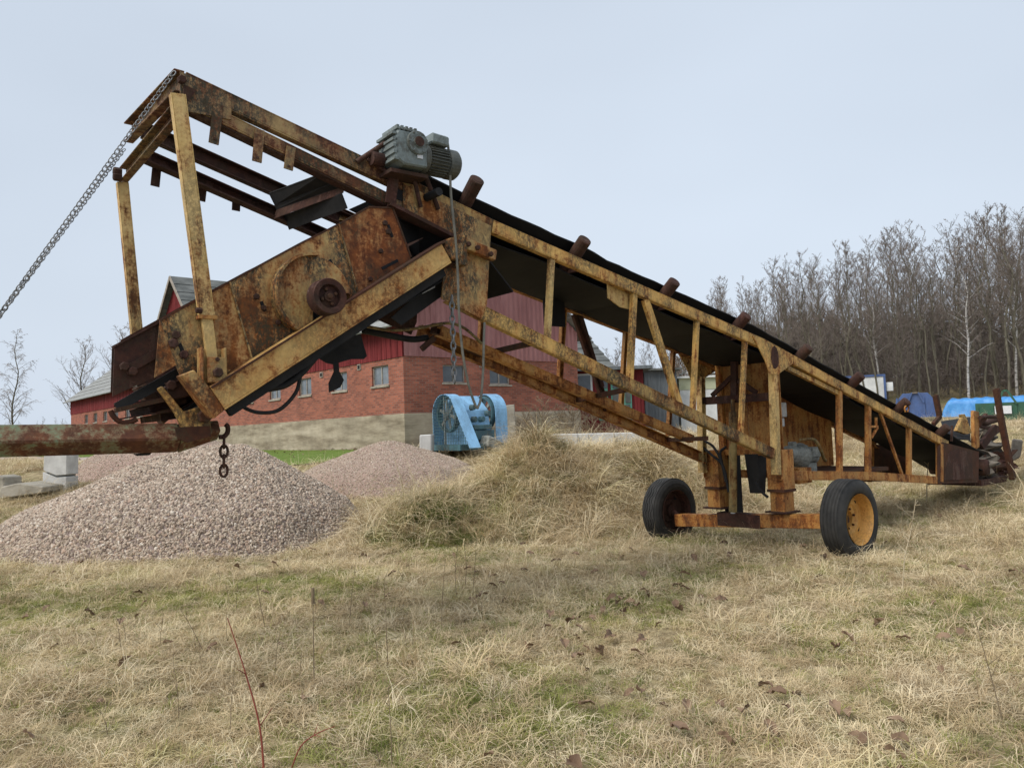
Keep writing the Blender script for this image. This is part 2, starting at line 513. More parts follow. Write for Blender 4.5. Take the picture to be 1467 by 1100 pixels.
TINY = {'bolt', 'fins', 'cooling_fins', 'wheel_nut', 'hand_hole', 'mesh_wire'}     # too small to pick apart

def curve_pts(pts, n=6):
    """Catmull-Rom through the points"""
    pts = [Vector(p) for p in pts]
    P = [pts[0] * 2 - pts[1]] + pts + [pts[-1] * 2 - pts[-2]]
    out = []
    for i in range(1, len(P) - 2):
        for k in range(n):
            t = k / n
            a, b, c, d = P[i - 1], P[i], P[i + 1], P[i + 2]
            out.append(0.5 * ((2 * b) + (c - a) * t + (2 * a - 5 * b + 4 * c - d) * t * t + (3 * b - a - 3 * c + d) * t ** 3))
    out.append(pts[-1])
    return out

def bolt(mb, p, axis, r=0.018, h=0.016):
    a = Vector(axis).normalized()
    mb.lathe([(0.0, h), (r * 0.8, h), (r, h * 0.8), (r, -0.01)], p, a, 6)

# ------------------------------------------------------------------ the ground
def spaced(edges):
    out = []
    for a, b, st in edges:
        out += list(np.arange(a, b, st))
    return out
ys = spaced([(-6, 3, 0.5), (3, 17, 0.16), (17, 30, 0.5), (30, 100, 2.5), (100, 300, 20), (300, 1000, 100), (1000, 3601, 650)])
xs_pos = spaced([(0, 9, 0.17), (9, 20, 0.6), (20, 60, 2.5), (60, 200, 14), (200, 900, 100), (900, 3001, 700)])
xs = [-v for v in xs_pos[:0:-1]] + xs_pos
gv = [(x, y, H(x, y)) for y in ys for x in xs]
nx = len(xs)
gf = [(j * nx + i, j * nx + i + 1, (j + 1) * nx + i + 1, (j + 1) * nx + i) for j in range(len(ys) - 1) for i in range(nx - 1)]
g = MB(); g.add(gv, gf, True)
ground = g.build('ground', 'ground', kind='structure')

def drape(name, mat, outline_fn, x0, x1, nxs, nys, lift):
    """a sheet on the terrain: outline_fn(u, v) -> x, y"""
    m = MB()
    vs = []
    for j in range(nys + 1):
        for i in range(nxs + 1):
            x, y = outline_fn(i / nxs, j / nys)
            vs.append((x, y, H(x, y) + lift))
    fs = [(j * (nxs + 1) + i, j * (nxs + 1) + i + 1, (j + 1) * (nxs + 1) + i + 1, (j + 1) * (nxs + 1) + i) for j in range(nys) for i in range(nxs)]
    m.add(vs, fs, True)
    return m.build(name, mat, kind='structure')

# barn frame: local x along the gable, local y along the long wall
BO = at_depth(581, 640, 27.0)
BF = Frame((BO.x, BO.y, 0), math.radians(40.7))
def BW(px, py):            # long wall x = 0
    return BF.hit(px, py, 0, 0.0)
def BG(px, py):            # gable y = 0
    return BF.hit(px, py, 1, 0.0)
# gravel track and lawn along the long wall of the barn
def track(u, v):
    yy = -7.5 + 66 * u
    p = BF.wor((-6.6 - 3.2 * v + 0.25 * noise.noise((yy * 0.3, v, 0)), yy, 0))
    return p.x, p.y
drape('gravel_track', 'road', track, 0, 1, 60, 10, 0.03)
def lawn(u, v):
    yy = -5.0 + 52 * u
    p = BF.wor((-0.05 - 6.5 * v + 0.2 * noise.noise((yy * 0.4, v, 3)), yy, 0))
    return p.x, p.y
drape('lawn', 'lawn', lawn, 0, 1, 60, 8, 0.035)
# bare yard on the far right, in front of the containers
def yard(u, v):
    y = 24 + 20 * v
    return 6 + 0.35 * y + (34) * u, y + 3 * noise.noise((u * 3, v * 2, 5))
drape('gravel_yard', 'road', yard, 0, 1, 50, 30, 0.03)

# ------------------------------------------------------------------ scattering of uncountable small pieces
def scatter(name, verts, faces, dens, scl, variants, seed, smin, smax, tilt, label, cat, parent=None, size_attr=True, kind='stuff'):
    me = bpy.data.meshes.new(name)
    me.from_pydata(verts, [], faces)
    for nm, data in (('dens', dens), ('scl', scl)):
        at = me.attributes.new(nm, 'FLOAT', 'POINT')
        at.data.foreach_set('value', np.asarray(data, dtype=np.float32))
    me.update()
    o = bpy.data.objects.new(name, me)
    link(o, parent)
    tag(o, label=label, cat=cat, kind=kind)
    col = bpy.data.collections.new(name + '_pieces')
    for vm in variants:
        col.objects.link(bpy.data.objects.new('piece', vm))
    ng = bpy.data.node_groups.new(name, 'GeometryNodeTree')
    ng.interface.new_socket('Geometry', in_out='INPUT', socket_type='NodeSocketGeometry')
    ng.interface.new_socket('Geometry', in_out='OUTPUT', socket_type='NodeSocketGeometry')
    N, K = ng.nodes, ng.links
    gi, go = N.new('NodeGroupInput'), N.new('NodeGroupOutput')
    dp = N.new('GeometryNodeDistributePointsOnFaces')
    dp.inputs['Seed'].default_value = seed
    na = N.new('GeometryNodeInputNamedAttribute'); na.data_type = 'FLOAT'; na.inputs['Name'].default_value = 'dens'
    ns = N.new('GeometryNodeInputNamedAttribute'); ns.data_type = 'FLOAT'; ns.inputs['Name'].default_value = 'scl'
    ci = N.new('GeometryNodeCollectionInfo')
    ci.inputs['Collection'].default_value = col
    ci.inputs['Separate Children'].default_value = True
    ci.inputs['Reset Children'].default_value = True
    ip = N.new('GeometryNodeInstanceOnPoints')
    ip.inputs['Pick Instance'].default_value = True
    rv = N.new('FunctionNodeRandomValue'); rv.data_type = 'FLOAT_VECTOR'
    rv.inputs[0].default_value = (-tilt, -tilt, 0)
    rv.inputs[1].default_value = (tilt, tilt, 6.283)
    rs = N.new('FunctionNodeRandomValue'); rs.data_type = 'FLOAT'
    rs.inputs[2].default_value = smin
    rs.inputs[3].default_value = smax
    rs.inputs['Seed'].default_value = seed + 5
    mu = N.new('ShaderNodeMath'); mu.operation = 'MULTIPLY'
    K.new(gi.outputs[0], dp.inputs['Mesh'])
    K.new(na.outputs['Attribute'], dp.inputs['Density'])
    K.new(dp.outputs['Points'], ip.inputs['Points'])
    K.new(ci.outputs[0], ip.inputs['Instance'])
    K.new(rv.outputs[0], ip.inputs['Rotation'])
    K.new(rs.outputs[1], mu.inputs[0])
    K.new(ns.outputs['Attribute'], mu.inputs[1])
    K.new(mu.outputs[0], ip.inputs['Scale'])
    K.new(ip.outputs[0], go.inputs[0])
    md = o.modifiers.new('scatter', 'NODES')
    md.node_group = ng
    return o

def tuft(name, mat, seed, n, length, spread, bend, width, up=0.6, rad=0.08):
    """a clump of bent blades"""
    r = random.Random(seed)
    vs, fs = [], []
    main = r.uniform(0, 6.283)
    for i in range(n):
        a = main + r.gauss(0, 1.2) if r.random() < 0.6 else r.uniform(0, 6.283)
        ba, br = r.uniform(0, 6.283), rad * math.sqrt(r.random())
        p = Vector((br * math.cos(ba), br * math.sin(ba), -0.01))
        ln = length * r.uniform(0.5, 1.25)
        el = up + r.gauss(0, 0.3)
        d = Vector((math.cos(a) * math.cos(el), math.sin(a) * math.cos(el), abs(math.sin(el)) + 0.05)).normalized()
        sd = Vector((-math.sin(a), math.cos(a), r.uniform(-.5, .5))).normalized()
        segs = 4
        w = width * r.uniform(0.6, 1.3)
        b = len(vs)
        for k in range(segs):
            ww = w * (1 - 0.75 * k / segs)
            vs += [tuple(p - sd * ww / 2), tuple(p + sd * ww / 2)]
            p = p + d * (ln / segs)
            d = (d + Vector((math.cos(a) * .12, math.sin(a) * .12, -bend * r.uniform(0.5, 1.4)))).normalized()
            if p.z < 0.012 and k:
                p.z = 0.012 + r.random() * 0.03
                d.z = max(d.z, 0.02)
        vs.append(tuple(p))
        for k in range(segs - 1):
            q = b + 2 * k
            fs.append((q, q + 1, q + 3, q + 2))
        q = b + 2 * (segs - 1)
        fs.append((q, q + 1, q + 2))
    me = bpy.data.meshes.new(name)
    me.from_pydata(vs, [], fs)
    me.materials.append(MATS[mat])
    return me

# ---- field grid for the grass, finer near the camera
PILES = []      # (x, y, rx, ry) where gravel lies: no grass
def pile_free(x, y):
    for (cx, cy, rx, ry) in PILES:
        q = ((x - cx) / rx) ** 2 + ((y - cy) / ry) ** 2
        if q < 1.0:
            return 0.0
    return 1.0
def mound_w(x, y):
    return (math.exp(-((x - 0.35) / 1.7) ** 2 - ((y - 13.2) / 1.6) ** 2) + math.exp(-((x - 2.35) / 1.6) ** 2 - ((y - 14.4) / 1.5) ** 2) + 0.8 * math.exp(-((x + 1.35) / 1.0) ** 2 - ((y - 12.0) / 0.9) ** 2))
PILES += [(-5.55, 12.7, 2.95, 2.2), (-2.6, 17.0, 2.1, 1.9), (-9.6, 19.0, 2.6, 2.2)]

def barn_near(x, y):
    q = BF.loc((x, y, 0))
    return (-9.7 < q.x < 0.4 and -5.0 + 0.5 * noise.noise((x, y, 2)) < q.y < 60) or (-0.5 < q.x < 14 and q.y > -0.2)

def field_patch(y0, y1, st, slope, extra):
    yy = np.arange(y0, y1 + st * .5, st)
    V, F = [], []
    idx = {}
    for j, y in enumerate(yy):
        w = slope * y + extra
        k = int(w / st) + 1
        for i in range(-k, k + 1):
            idx[(i, j)] = len(V)
            x = i * st
            V.append((x, float(y), H(x, float(y))))
    for (i, j), a in idx.items():
        q = [idx.get((i + 1, j)), idx.get((i + 1, j + 1)), idx.get((i, j + 1))]
        if None not in q:
            F.append((a, q[0], q[1], q[2]))
    return V, F

dry = [tuft('tuft', 'straw', 11 + i, 44, 0.165, 0.1, 0.60, 0.0046, 0.36, 0.10) for i in range(5)]
dry += [tuft('tuft', 'straw', 31 + i, 34, 0.22, 0.1, 0.42, 0.0046, 0.75, 0.08) for i in range(1)]
green = [tuft('tuft', 'greengrass', 51 + i, 40, 0.13, 0.1, 0.40, 0.0045, 0.8, 0.08) for i in range(3)]
longdry = [tuft('tuft', 'straw', 71 + i, 56, 0.52, 0.1, 0.48, 0.0075, 0.75, 0.12) for i in range(4)]
longgreen = [tuft('tuft', 'deepgrass', 91 + i, 50, 0.36, 0.1, 0.42, 0.0060, 0.85, 0.10) for i in range(3)]
stemt = [tuft('tuft', 'straw', 111 + i, 7, 0.62, 0.1, 0.07, 0.0035, 1.35, 0.10) for i in range(4)]

V, F = field_patch(2.0, 31.0, 0.25, 0.72, 2.0)
def clump(x, y):
    return 0.5 + 0.5 * noise.noise((x * 1.1, y * 1.1, 7.7)) + 0.35 * noise.noise((x * 2.9, y * 2.9, 2.2))
dd, sd, dg, sg, dl, sl, dlg, ds = [], [], [], [], [], [], [], []
for (x, y, z) in V:
    free = pile_free(x, y)
    if barn_near(x, y):
        free *= 0.0
    c = clump(x, y)
    gp = noise.noise((x * 0.55 + 3, y * 0.55, 9.0))
    mw = mound_w(x, y)
    flank = max(0.0, 0.55 + 1.3 * noise.noise((x * 1.5, y * 1.5, 61.0))) * (math.exp(-((x + 1.0) / 0.9) ** 2 - ((y - 11.5) / 0.75) ** 2) + 0.7 * math.exp(-((x + 0.1) / 0.5) ** 2 - ((y - 12.3) / 0.5) ** 2))
    flank = min(1.0, flank)
    base = 215 if y < 6 else 215 * (6 / y) ** 1.1
    base *= 1.0 - 0.75 * min(1.0, mw)
    bn = noise.noise((x * 1.3, y * 1.3, 20.0)) + (0.16 if x < -0.8 else 0.0)
    bare = 1.0 - 0.75 * sstep(0.28, 0.45, bn)
    bare *= 0.6 + 0.55 * c
    dd.append(free * base * bare * (1.0 - 0.55 * max(0, min(1, gp * 2.2))))
    sd.append((0.62 + 1.15 * max(0.0, c - 0.2)) * (0.86 if y < 5.5 else 0.86 * (y / 5.5) ** 0.62))
    dg.append(free * base * (0.10 + 0.75 * max(0.0, min(1.0, gp * 2.2 + 0.12))))
    sg.append((0.7 + 0.5 * c) * (0.85 if y < 6 else 0.85 * (y / 6) ** 0.5))
    dl.append(free * (1.0 - 0.85 * flank) * (52 * min(1.0, mw * 1.5) if mw > 0.12 else (6 if y < 16 else 10) * max(0, c - 0.5) * 2))
    sl.append((0.6 + 0.75 * c) * (1.0 if mw > 0.12 or y > 12 else 0.62))
    dlg.append(free * (45 * min(1.0, mw * 1.5) * max(0.0, min(1.0, 1.4 * noise.noise((x * 1.2, y * 1.2, 31.0)) + 0.16)) + 85 * flank))
    ds.append(free * (2.6 if y < 11 else 6.0) * max(0.0, 0.6 + noise.noise((x * 0.6, y * 0.6, 40.0))))
scatter('dry_grass', V, F, dd, sd, dry, 1, 0.65, 1.35, 0.18, 'matted straw coloured winter grass covering the field', 'grass')
scatter('green_grass', V, F, dg, sg, green, 2, 0.6, 1.3, 0.15, 'short green grass growing between the dry straw', 'grass')
scatter('long_dry_grass', V, F, dl, sl, longdry, 3, 0.55, 1.45, 0.38, 'long drooping dry grass over the earth mound', 'grass')
scatter('long_green_grass', V, F, dlg, sl, longgreen, 4, 0.6, 1.2, 0.25, 'darker green grass tufts on the slope of the earth mound', 'grass')
scatter('grass_stems', V, F, ds, sl, stemt, 5, 0.5, 1.15, 0.20, 'thin upright dry grass stems standing above the turf', 'grass')

# dead leaves lying in the grass
def leafmesh(seed):
    r = random.Random(seed)
    vs, fs = [], []
    n = 6
    for i in range(n + 1):
        t_ = i / n
        w = 0.028 * math.sin(math.pi * (0.08 + 0.84 * t_)) * r.uniform(0.8, 1.2)
        z = 0.055 + 0.022 * math.sin(t_ * 3 + r.random())
        vs += [(-0.05 + 0.1 * t_, -w, z + r.uniform(0, .016)), (-0.05 + 0.1 * t_, 0, z - 0.006), (-0.05 + 0.1 * t_, w, z + r.uniform(0, .016))]
    for i in range(n):
        a = 3 * i
        fs += [(a, a + 1, a + 4, a + 3), (a + 1, a + 2, a + 5, a + 4)]
    me = bpy.data.meshes.new('leaf'); me.from_pydata(vs, [], fs); me.materials.append(MATS['deadleaf'])
    return me
dlv = [pile_free(x, y) * (34.0 * max(0, noise.noise((x * .8, y * .8, 55.)) - 0.02) + 1.5 if (x > -0.3 and y < 9) else 1.0) for (x, y, z) in V]
scatter('dead_leaves', V, F, dlv, [1.0] * len(V), [leafmesh(i) for i in range(4)], 6, 0.6, 1.3, 0.6, 'curled brown dead leaves lying in the grass', 'leaves')

# ------------------------------------------------------------------ gravel heaps
def stonemesh(seed):
    r = random.Random(seed)
    bm = bmesh.new()
    bmesh.ops.create_icosphere(bm, subdivisions=1, radius=1.0)
    sx, sy, sz = r.uniform(0.8, 1.25), r.uniform(0.65, 1.0), r.uniform(0.5, 0.8)
    for v in bm.verts:
        k = r.uniform(0.78, 1.18)
        v.co = Vector((v.co.x * sx * k, v.co.y * sy * k, v.co.z * sz * k))
    me = bpy.data.meshes.new('stone'); bm.to_mesh(me); bm.free()
    me.materials.append(MATS['stone'])
    return me
stones = [stonemesh(i) for i in range(6)]

def heap(label, mat, cx, cy, rx, ry, h, stone_d=0, stone_s=0.022, seed=0, ridge=0.0, shift=0.0):
    root = empty('gravel_heap', (cx, cy, H(cx, cy, False)), label=label, cat='gravel heap', group='heaps of crushed gravel')
    z0 = H(cx, cy, False)
    m = MB()
    n, k = 72, 26
    vs, dn = [], []
    for j in range(k + 1):
        q = j / k
        for i in range(n):
            a = 2 * math.pi * i / n
            wob = 1 + 0.07 * noise.noise((math.cos(a) * 1.5, math.sin(a) * 1.5, seed)) + 0.03 * noise.noise((math.cos(a) * 5, math.sin(a) * 5, seed + 3))
            x = rx * q * wob * math.cos(a) + ridge * max(0, 1 - q) * math.cos(a) + shift * (1 - q)
            y = ry * q * wob * math.sin(a)
            prof = (1 - q) ** 0.92 * (1 - math.exp(-((q + 0.05) / 0.16) ** 1.2) * 0.13)
            zt = z0 + h * prof + (0.10 * noise.noise((x * 0.9, y * 0.9, seed + 9)) + 0.05 * noise.noise((a * 5, q * 1.2, seed + 4))) * (0.3 + q) + 0.02 * noise.noise((x * 5, y * 5, seed))
            zg = H(cx + x, cy + y)
            w = sstep(0.75, 1.0, q)
            vs.append((x, y, (zt * (1 - w) + (zg - 0.05) * w) - z0))
            dn.append(stone_d)
    fs = [(j * n + i, (j + 1) * n + i, (j + 1) * n + (i + 1) % n, j * n + (i + 1) % n) for j in range(k) for i in range(n)]
    fs.append(tuple(range(n)))
    m.add(vs, fs, True)
    m.build('heap_body', mat, root)
    if stone_d:
        scatter('gravel_stones', vs, fs, dn, [stone_s] * len(vs), stones, 20 + seed, 0.45, 1.7, 1.5, None, None, root)
    return root
heap('broad heap of coarse pinkish grey crushed stone below the beam', 'gravelbase', -5.55, 12.7, 3.3, 2.6, 1.55, 2100, 0.0195, 1, 0.3, 0.8)
heap('smooth heap of fine brownish pink gravel beside the blue crusher', 'finegravel', -2.85, 17.0, 2.25, 2.1, 0.95, 2600, 0.010, 2, 0.0, 0.1)
heap('fine brown gravel heap behind the cracked concrete pillar', 'finegravel', -8.6, 19.5, 2.5, 2.4, 1.05, 1500, 0.011, 3)

# ------------------------------------------------------------------ the mobile conveyor
S = 0.55
conv = empty('mobile_conveyor', MC, MF.yaw, label='long rusty yellow belt conveyor on two wheels, its head raised over the field', cat='conveyor')
Yv = Vector((0, 1, 0))
def part(mb, name, mat, parent=None, bevel=0.0, **kw):
    if isinstance(parent, float):
        parent, bevel = None, parent
    return mb.build(name, mat, parent or conv, bevel, **kw)
def both(fn):
    for sg in (1, -1):
        fn(sg, (lambda p: p) if sg == 1 else far)

# upper frame in front of the head: two rails a side
def upper(sg, m):
    if sg == 1:
        a, b = L(262, 117, S), L(575, 264, S)
        c, d = L(266, 146, S), L(644, 331, S)
        tabs = [((313, 150), (306, 206)), ((372, 186), (368, 232)), ((417, 211), (413, 243))]
        s_ = S
    else:
        a, b = L(205, 187, -S), L(545, 338, -S)
        c, d = L(205, 222, -S), L(560, 378, -S)
        tabs = [((226, 226), (222, 267)), ((292, 255), (288, 288)), ((339, 276), (338, 302))]
        s_ = -S
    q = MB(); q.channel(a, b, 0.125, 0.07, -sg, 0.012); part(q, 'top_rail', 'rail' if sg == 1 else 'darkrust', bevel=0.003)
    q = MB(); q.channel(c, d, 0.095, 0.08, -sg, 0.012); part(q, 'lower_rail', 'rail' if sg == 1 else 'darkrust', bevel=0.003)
    q = MB(); q.beam(c + Vector((0, .02 * sg, -.055)), d + Vector((0, .02 * sg, -.055)), 0.012, 0.10); part(q, 'rail_flange', 'darkrust')
    for (u, v) in tabs:
        p1, p2 = L(*u, s_ + 0.052 * sg), L(*v, s_ + 0.052 * sg)
        q = MB(); q.beam(p1, p2, 0.068, 0.014)
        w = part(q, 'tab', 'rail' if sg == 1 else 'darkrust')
        q = MB(); bolt(q, p2 + (p1 - p2) * 0.12 - Yv * 0.008 * sg, -Yv * sg, 0.011, 0.004); q.build('bolt', 'darkrust', w)
both(upper)
q = MB(); q.plate([L(258, 103, S + .045), L(331, 137, S + .045), L(331, 172, S + .045), L(258, 158, S + .045)], (0, 0.012, 0)); part(q, 'end_plate', 'rail')
q = MB(); q.channel(L(257, 116, S + .03), L(184, 191, -S - .06), 0.16, 0.07, 1, 0.012, side=(1, 0, 0)); part(q, 'end_beam', 'rail', bevel=0.003)
q = MB(); q.channel(L(257, 156, S + .03), L(177, 251, -S - .06), 0.12, 0.06, 1, 0.012, side=(1, 0, 0)); part(q, 'end_beam', 'rail', bevel=0.003)
q = MB(); bolt(q, L(260, 115, S + .06), -Yv, 0.03, 0.03); bolt(q, L(172, 247, -S), Vector((-1, 0, 0)), 0.035, 0.05); bolt(q, L(172, 254, -S), Vector((-1, 0, 0)), 0.035, 0.05); part(q, 'bolt', 'darkrust')
q = MB(); q.plate([L(263, 122, S + .06), L(281, 130, S + .06), L(268, 148, S + .06), L(262, 145, S + .06)], (0, .02, 0)); part(q, 'corner_lug', 'darkrust')
# hanger bars that carry the screen
ha, hb, hc = L(254, 136, S + .10), L(296, 455, S + .10), L(304, 520, S + .10)
q = MB(); q.channel(ha, hb, 0.10, 0.055, -1, 0.008); part(q, 'hanger_bar', 'cream', bevel=0.003)
q = MB(); q.beam(hb + (ha - hb).normalized() * 0.03, hc, 0.072, 0.04); hr = part(q, 'hanger_rod', 'cream', bevel=0.003)
q = MB(); q.beam(hb + Vector((0, 0, .012)), hb - Vector((0, 0, .012)), 0.12, 0.075); q.build('collar', 'orange', hr)
q = MB(); bolt(q, L(287, 445, S + .13), Vector((-1, 0, 0)), .02, .03); q.build('bolt', 'darkrust', hr)
fa, fb = L(175, 262, -S - .06), L(196, 480, -S - .06)
q = MB(); q.channel(fa, fb, 0.085, 0.06, -1, 0.008); part(q, 'hanger_bar', 'cream', bevel=0.003)

# chords, posts and braces of the truss
def chords(sg, m):
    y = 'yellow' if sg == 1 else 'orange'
    A = [L(572, 262, S), L(703, 325, S), L(1092, 493, S), L(1356, 637, S)]
    for i in range(3):
        q = MB(); q.channel(m(A[i]), m(A[i + 1]), 0.118, 0.065, -sg, 0.010); part(q, 'top_chord', y if i else 'ochre', bevel=0.003)
    B = [L(640, 423, S), L(690, 449, S), L(850, 527, S), L(1106, 650, S)] if sg == 1 else [far(L(*p, -S)) for p in ((600, 474), (625, 486), (800, 563), (1016, 660))]
    for i in range(3):
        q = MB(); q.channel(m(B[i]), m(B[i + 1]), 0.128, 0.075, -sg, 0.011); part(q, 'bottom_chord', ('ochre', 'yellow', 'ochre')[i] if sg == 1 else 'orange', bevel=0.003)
    posts = [((790, 366), (784, 484), .052, 'cream'), ((908, 420), (902, 548), .062, 'yellow'), ((998, 460), (992, 590), .05, 'yellow'), ((1067, 489), (1061, 622), .05, 'yellow')]
    for (u, v, w, mt) in posts:
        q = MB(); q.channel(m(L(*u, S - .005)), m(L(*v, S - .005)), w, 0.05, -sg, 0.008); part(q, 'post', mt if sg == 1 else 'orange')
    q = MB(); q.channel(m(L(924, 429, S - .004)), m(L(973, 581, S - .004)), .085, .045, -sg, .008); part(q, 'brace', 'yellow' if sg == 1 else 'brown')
    if sg == -1:
        q = MB(); q.beam(m(L(930, 425, S - .004)), m(L(965, 545, S - .004)), .05, .045); part(q, 'brace', 'darkrust')
    # tail half
    C = [L(1116, 681, S), L(1243, 681.5, S), L(1346, 688, S)]
    for i in range(2):
        q = MB(); q.channel(m(C[i]), m(C[i + 1]), 0.115, 0.07, -sg, 0.011); part(q, 'bottom_chord', 'orange', bevel=0.003)
    for (u, v, w) in [((1202, 551), (1202.5, 677), .075), ((1243.5, 575), (1243.5, 677), .075), ((1302, 606), (1302, 682), .07)]:
        q = MB(); q.channel(m(L(*u, S - .01)), m(L(*v, S - .01)), w, .06, -sg, .009); part(q, 'post', 'orange', bevel=0.002)
    q = MB(); q.beam(m(L(1258, 583, S - .01)), m(L(1292, 679, S - .01)), .04, .03); part(q, 'brace', 'orange')
    q = MB(); q.beam(m(L(1127, 527, S - .02)), m(L(1200, 563, S - .02)), .055, .05); part(q, 'strut', 'yellow')
    # gusset over the pillar with a rusted patch
    q = MB(); q.plate([m(L(a, b, S + .042)) for a, b in ((1078, 481), (1137, 509), (1135, 521), (1113, 537), (1102, 535), (1096, 517))], (0, .012, 0))
    gs = part(q, 'gusset', 'yellow')
    if sg == 1:
        c = L(1110, 512, S + .05)
        q = MB(); q.plate([c + Vector((0.075 * math.cos(k * .524) * (1 + .2 * rnd.random()), -.001, .13 * math.sin(k * .524) * (1 + .2 * rnd.random()))) for k in range(12)], (0, .004, 0)); q.build('rust_patch', 'darkrust', gs)
both(chords)
q = MB(); q.plate([L(a, b, S - .06) for a, b in ((870, 404), (911, 421), (905, 444), (888, 440), (870.5, 427))], (0, .014, 0)); part(q, 'bracket_plate', 'cream')
q = MB(); q.tube(curve_pts([L(1297, 590, S + .02), L(1296, 584, S + .02), L(1299, 581, S + .02), L(1302, 584, S + .02), L(1300, 590, S + .02)], 4), 0.012, 6); part(q, 'lifting_eye', 'orange')
q = MB(); q.beam(L(1255, 598, S), L(1255, 610, S), .02, .03); q.beam(L(1247, 611, S), L(1257, 611, S), .03, .03); q.beam(L(1257, 612, S), L(1248, 627, S), .03, .03); part(q, 'hook_bracket', 'orange')

# big side plates of the head
def sideplate(sg, m):
    pts = [(577, 263), (703, 324), (697, 436), (689, 456), (632, 428), (636, 382), (643, 337), (577, 300)]
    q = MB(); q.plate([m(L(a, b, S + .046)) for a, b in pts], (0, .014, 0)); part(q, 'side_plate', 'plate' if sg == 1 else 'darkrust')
    q = MB(); q.beam(m(L(556, 293, S + .05)), m(L(646, 339, S + .05)), .03, .09); part(q, 'edge_angle', 'darkrust')
both(sideplate)
q = MB(); q.plate([L(565, 268, S + .04), L(582, 277, S + .04), L(581, 291, S + .04), L(565, 284, S + .04)], (0, .01, 0)); part(q, 'gap_shade', 'belt')  # black plate standing in for the dark of the open gap
q = MB(); q.beam(L(564, 252, S + .075), L(559, 292, S + .075), .09, .02); part(q, 'tab', 'darkrust')
# pivot block and bar bolted to the side plate
q = MB(); q.lathe([(0, .09), (.085, .09), (.095, .08), (.095, -.05)], L(643, 359, S + .10), -Yv, 20); pv = part(q, 'pivot_block', 'plate', bevel=.004)
q = MB(); q.box(L(658, 360, S + .11), (.085, .12, .26)); q.build('block', 'plate', pv, .005)
q = MB(); q.beam(L(664, 349, S + .11), L(708, 367, S + .11), .095, .07); q.build('bar', 'plate', pv, .005)
q = MB()
for (a, b) in ((640, 356), (656, 347), (671, 350), (684, 355), (703, 364)):
    bolt(q, L(a, b, S + .17), -Yv, .022, .02)
q.build('bolt', 'darkrust', pv)
q = MB(); q.plate([L(630, 376, S + .12), L(664, 376, S + .12), L(662, 382, S - .1), L(632, 400, S - .1)], (0, 0, .012)); q.build('shelf', 'darkrust', pv)

# belt: troughed upper run, flat return run, side skirt step
chordline = [L(560, 252, S), L(703, 318, S), L(1092, 486, S), L(1356, 629, S)]
def zline(t_):
    c = chordline
    for i in range(3):
        if t_ <= c[i + 1].x or i == 2:
            k = (t_ - c[i].x) / (c[i + 1].x - c[i].x)
            return c[i].z + k * (c[i + 1].z - c[i].z)
t0b, t1b = L(556, 250, 0.0).x, L(1372, 640, 0.0).x
m = MB()
prof = [(-.43, .175), (-.36, .125), (-.20, .03), (0, .015), (.20, .03), (.36, .125), (.43, .175)]
n = 64
vs = []
for i in range(n + 1):
    tt = t0b + (t1b - t0b) * i / n
    for lay in (0, .014):
        for (yy, zz) in prof:
            hi = 0.03 if tt < L(874, 374, S).x else 0.0
            sag = .012 * math.sin(i * 1.9) + .006 * math.sin(i * 4.1)
            vs.append((tt, yy, zline(tt) + zz + lay + hi + sag * abs(yy) * .8))
k = len(prof)
fs = []
for i in range(n):
    a, b = i * 2 * k, (i + 1) * 2 * k
    for j in range(k - 1):
        fs += [(a + j, a + j + 1, b + j + 1, b + j), (a + k + j, b + k + j, b + k + j + 1, a + k + j + 1)]
    fs += [(a, b, b + k, a + k), (a + k - 1, a + 2 * k - 1, b + 2 * k - 1, b + k - 1)]
m.add(vs, fs)
part(m, 'belt', 'belt')
m = MB()
vs = []
for i in range(n + 1):
    tt = t0b + .1 + (t1b - t0b - .2) * i / n
    for yy in (-.44, .44):
        vs.append((tt, yy, zline(tt) - .10 - .03 * abs(math.sin(i * .42)) + .004 * yy))
m.add(vs, [(2 * i, 2 * i + 2, 2 * i + 3, 2 * i + 1) for i in range(n)])
sk = part(m, 'return_belt', 'belt')
sm = sk.modifiers.new('thick', 'SOLIDIFY'); sm.thickness = .012
q = MB(); q.box(T(794, 448, L(794, 448, -.3).x) * 1.0, (.3, .02, .3)); part(q, 'rubber_flap', 'belt')
# pulleys at both ends
q = MB(); q.lathe([(0, -.46), (.16, -.46), (.165, 0), (.16, .46), (0, .46)], (t0b + .02, 0, zline(t0b) - .08), Yv, 24, True); q.tube([(t0b + .02, -.8, zline(t0b) - .08), (t0b + .02, .62, zline(t0b) - .08)], .035, 10); part(q, 'head_pulley', 'rubber')
q = MB(); q.lathe([(0, -.46), (.14, -.46), (.14, .46), (0, .46)], (t1b - .02, 0, zline(t1b) - .05), Yv, 24, True); part(q, 'tail_pulley', 'darkrust')
# wing rollers of the troughing idlers: their ends stand above the belt
for (a, b) in ((684, 257), (838.5, 343), (967, 403), (1070, 451.5), (1159, 497), (1234, 537), (1300, 574), (1358, 611)):
    e = L(a, b, S + .03)
    ang = math.radians(38)
    dv = Vector((0, math.cos(ang), -math.sin(ang)))
    q = MB(); q.lathe([(0, -.004), (.045, -.004), (.05, 0), (.066, .002), (.069, .012), (.069, .40), (0, .40)], e, dv, 18)
    rl = part(q, 'roller', 'darkrust')
    q = MB(); q.beam((e.x, S - .02, zline(e.x) - .05), (e.x, -S + .02, zline(e.x) - .05), .05, .05, side=(1, 0, 0)); q.build('idler_bracket', 'darkrust', rl)
    e2 = far(e)
    q = MB(); q.lathe([(0, -.004), (.066, .002), (.069, .012), (.069, .36), (0, .36)], e2 - Vector((0, 0, .05)), far(dv), 14)
    part(q, 'roller', 'darkrust')

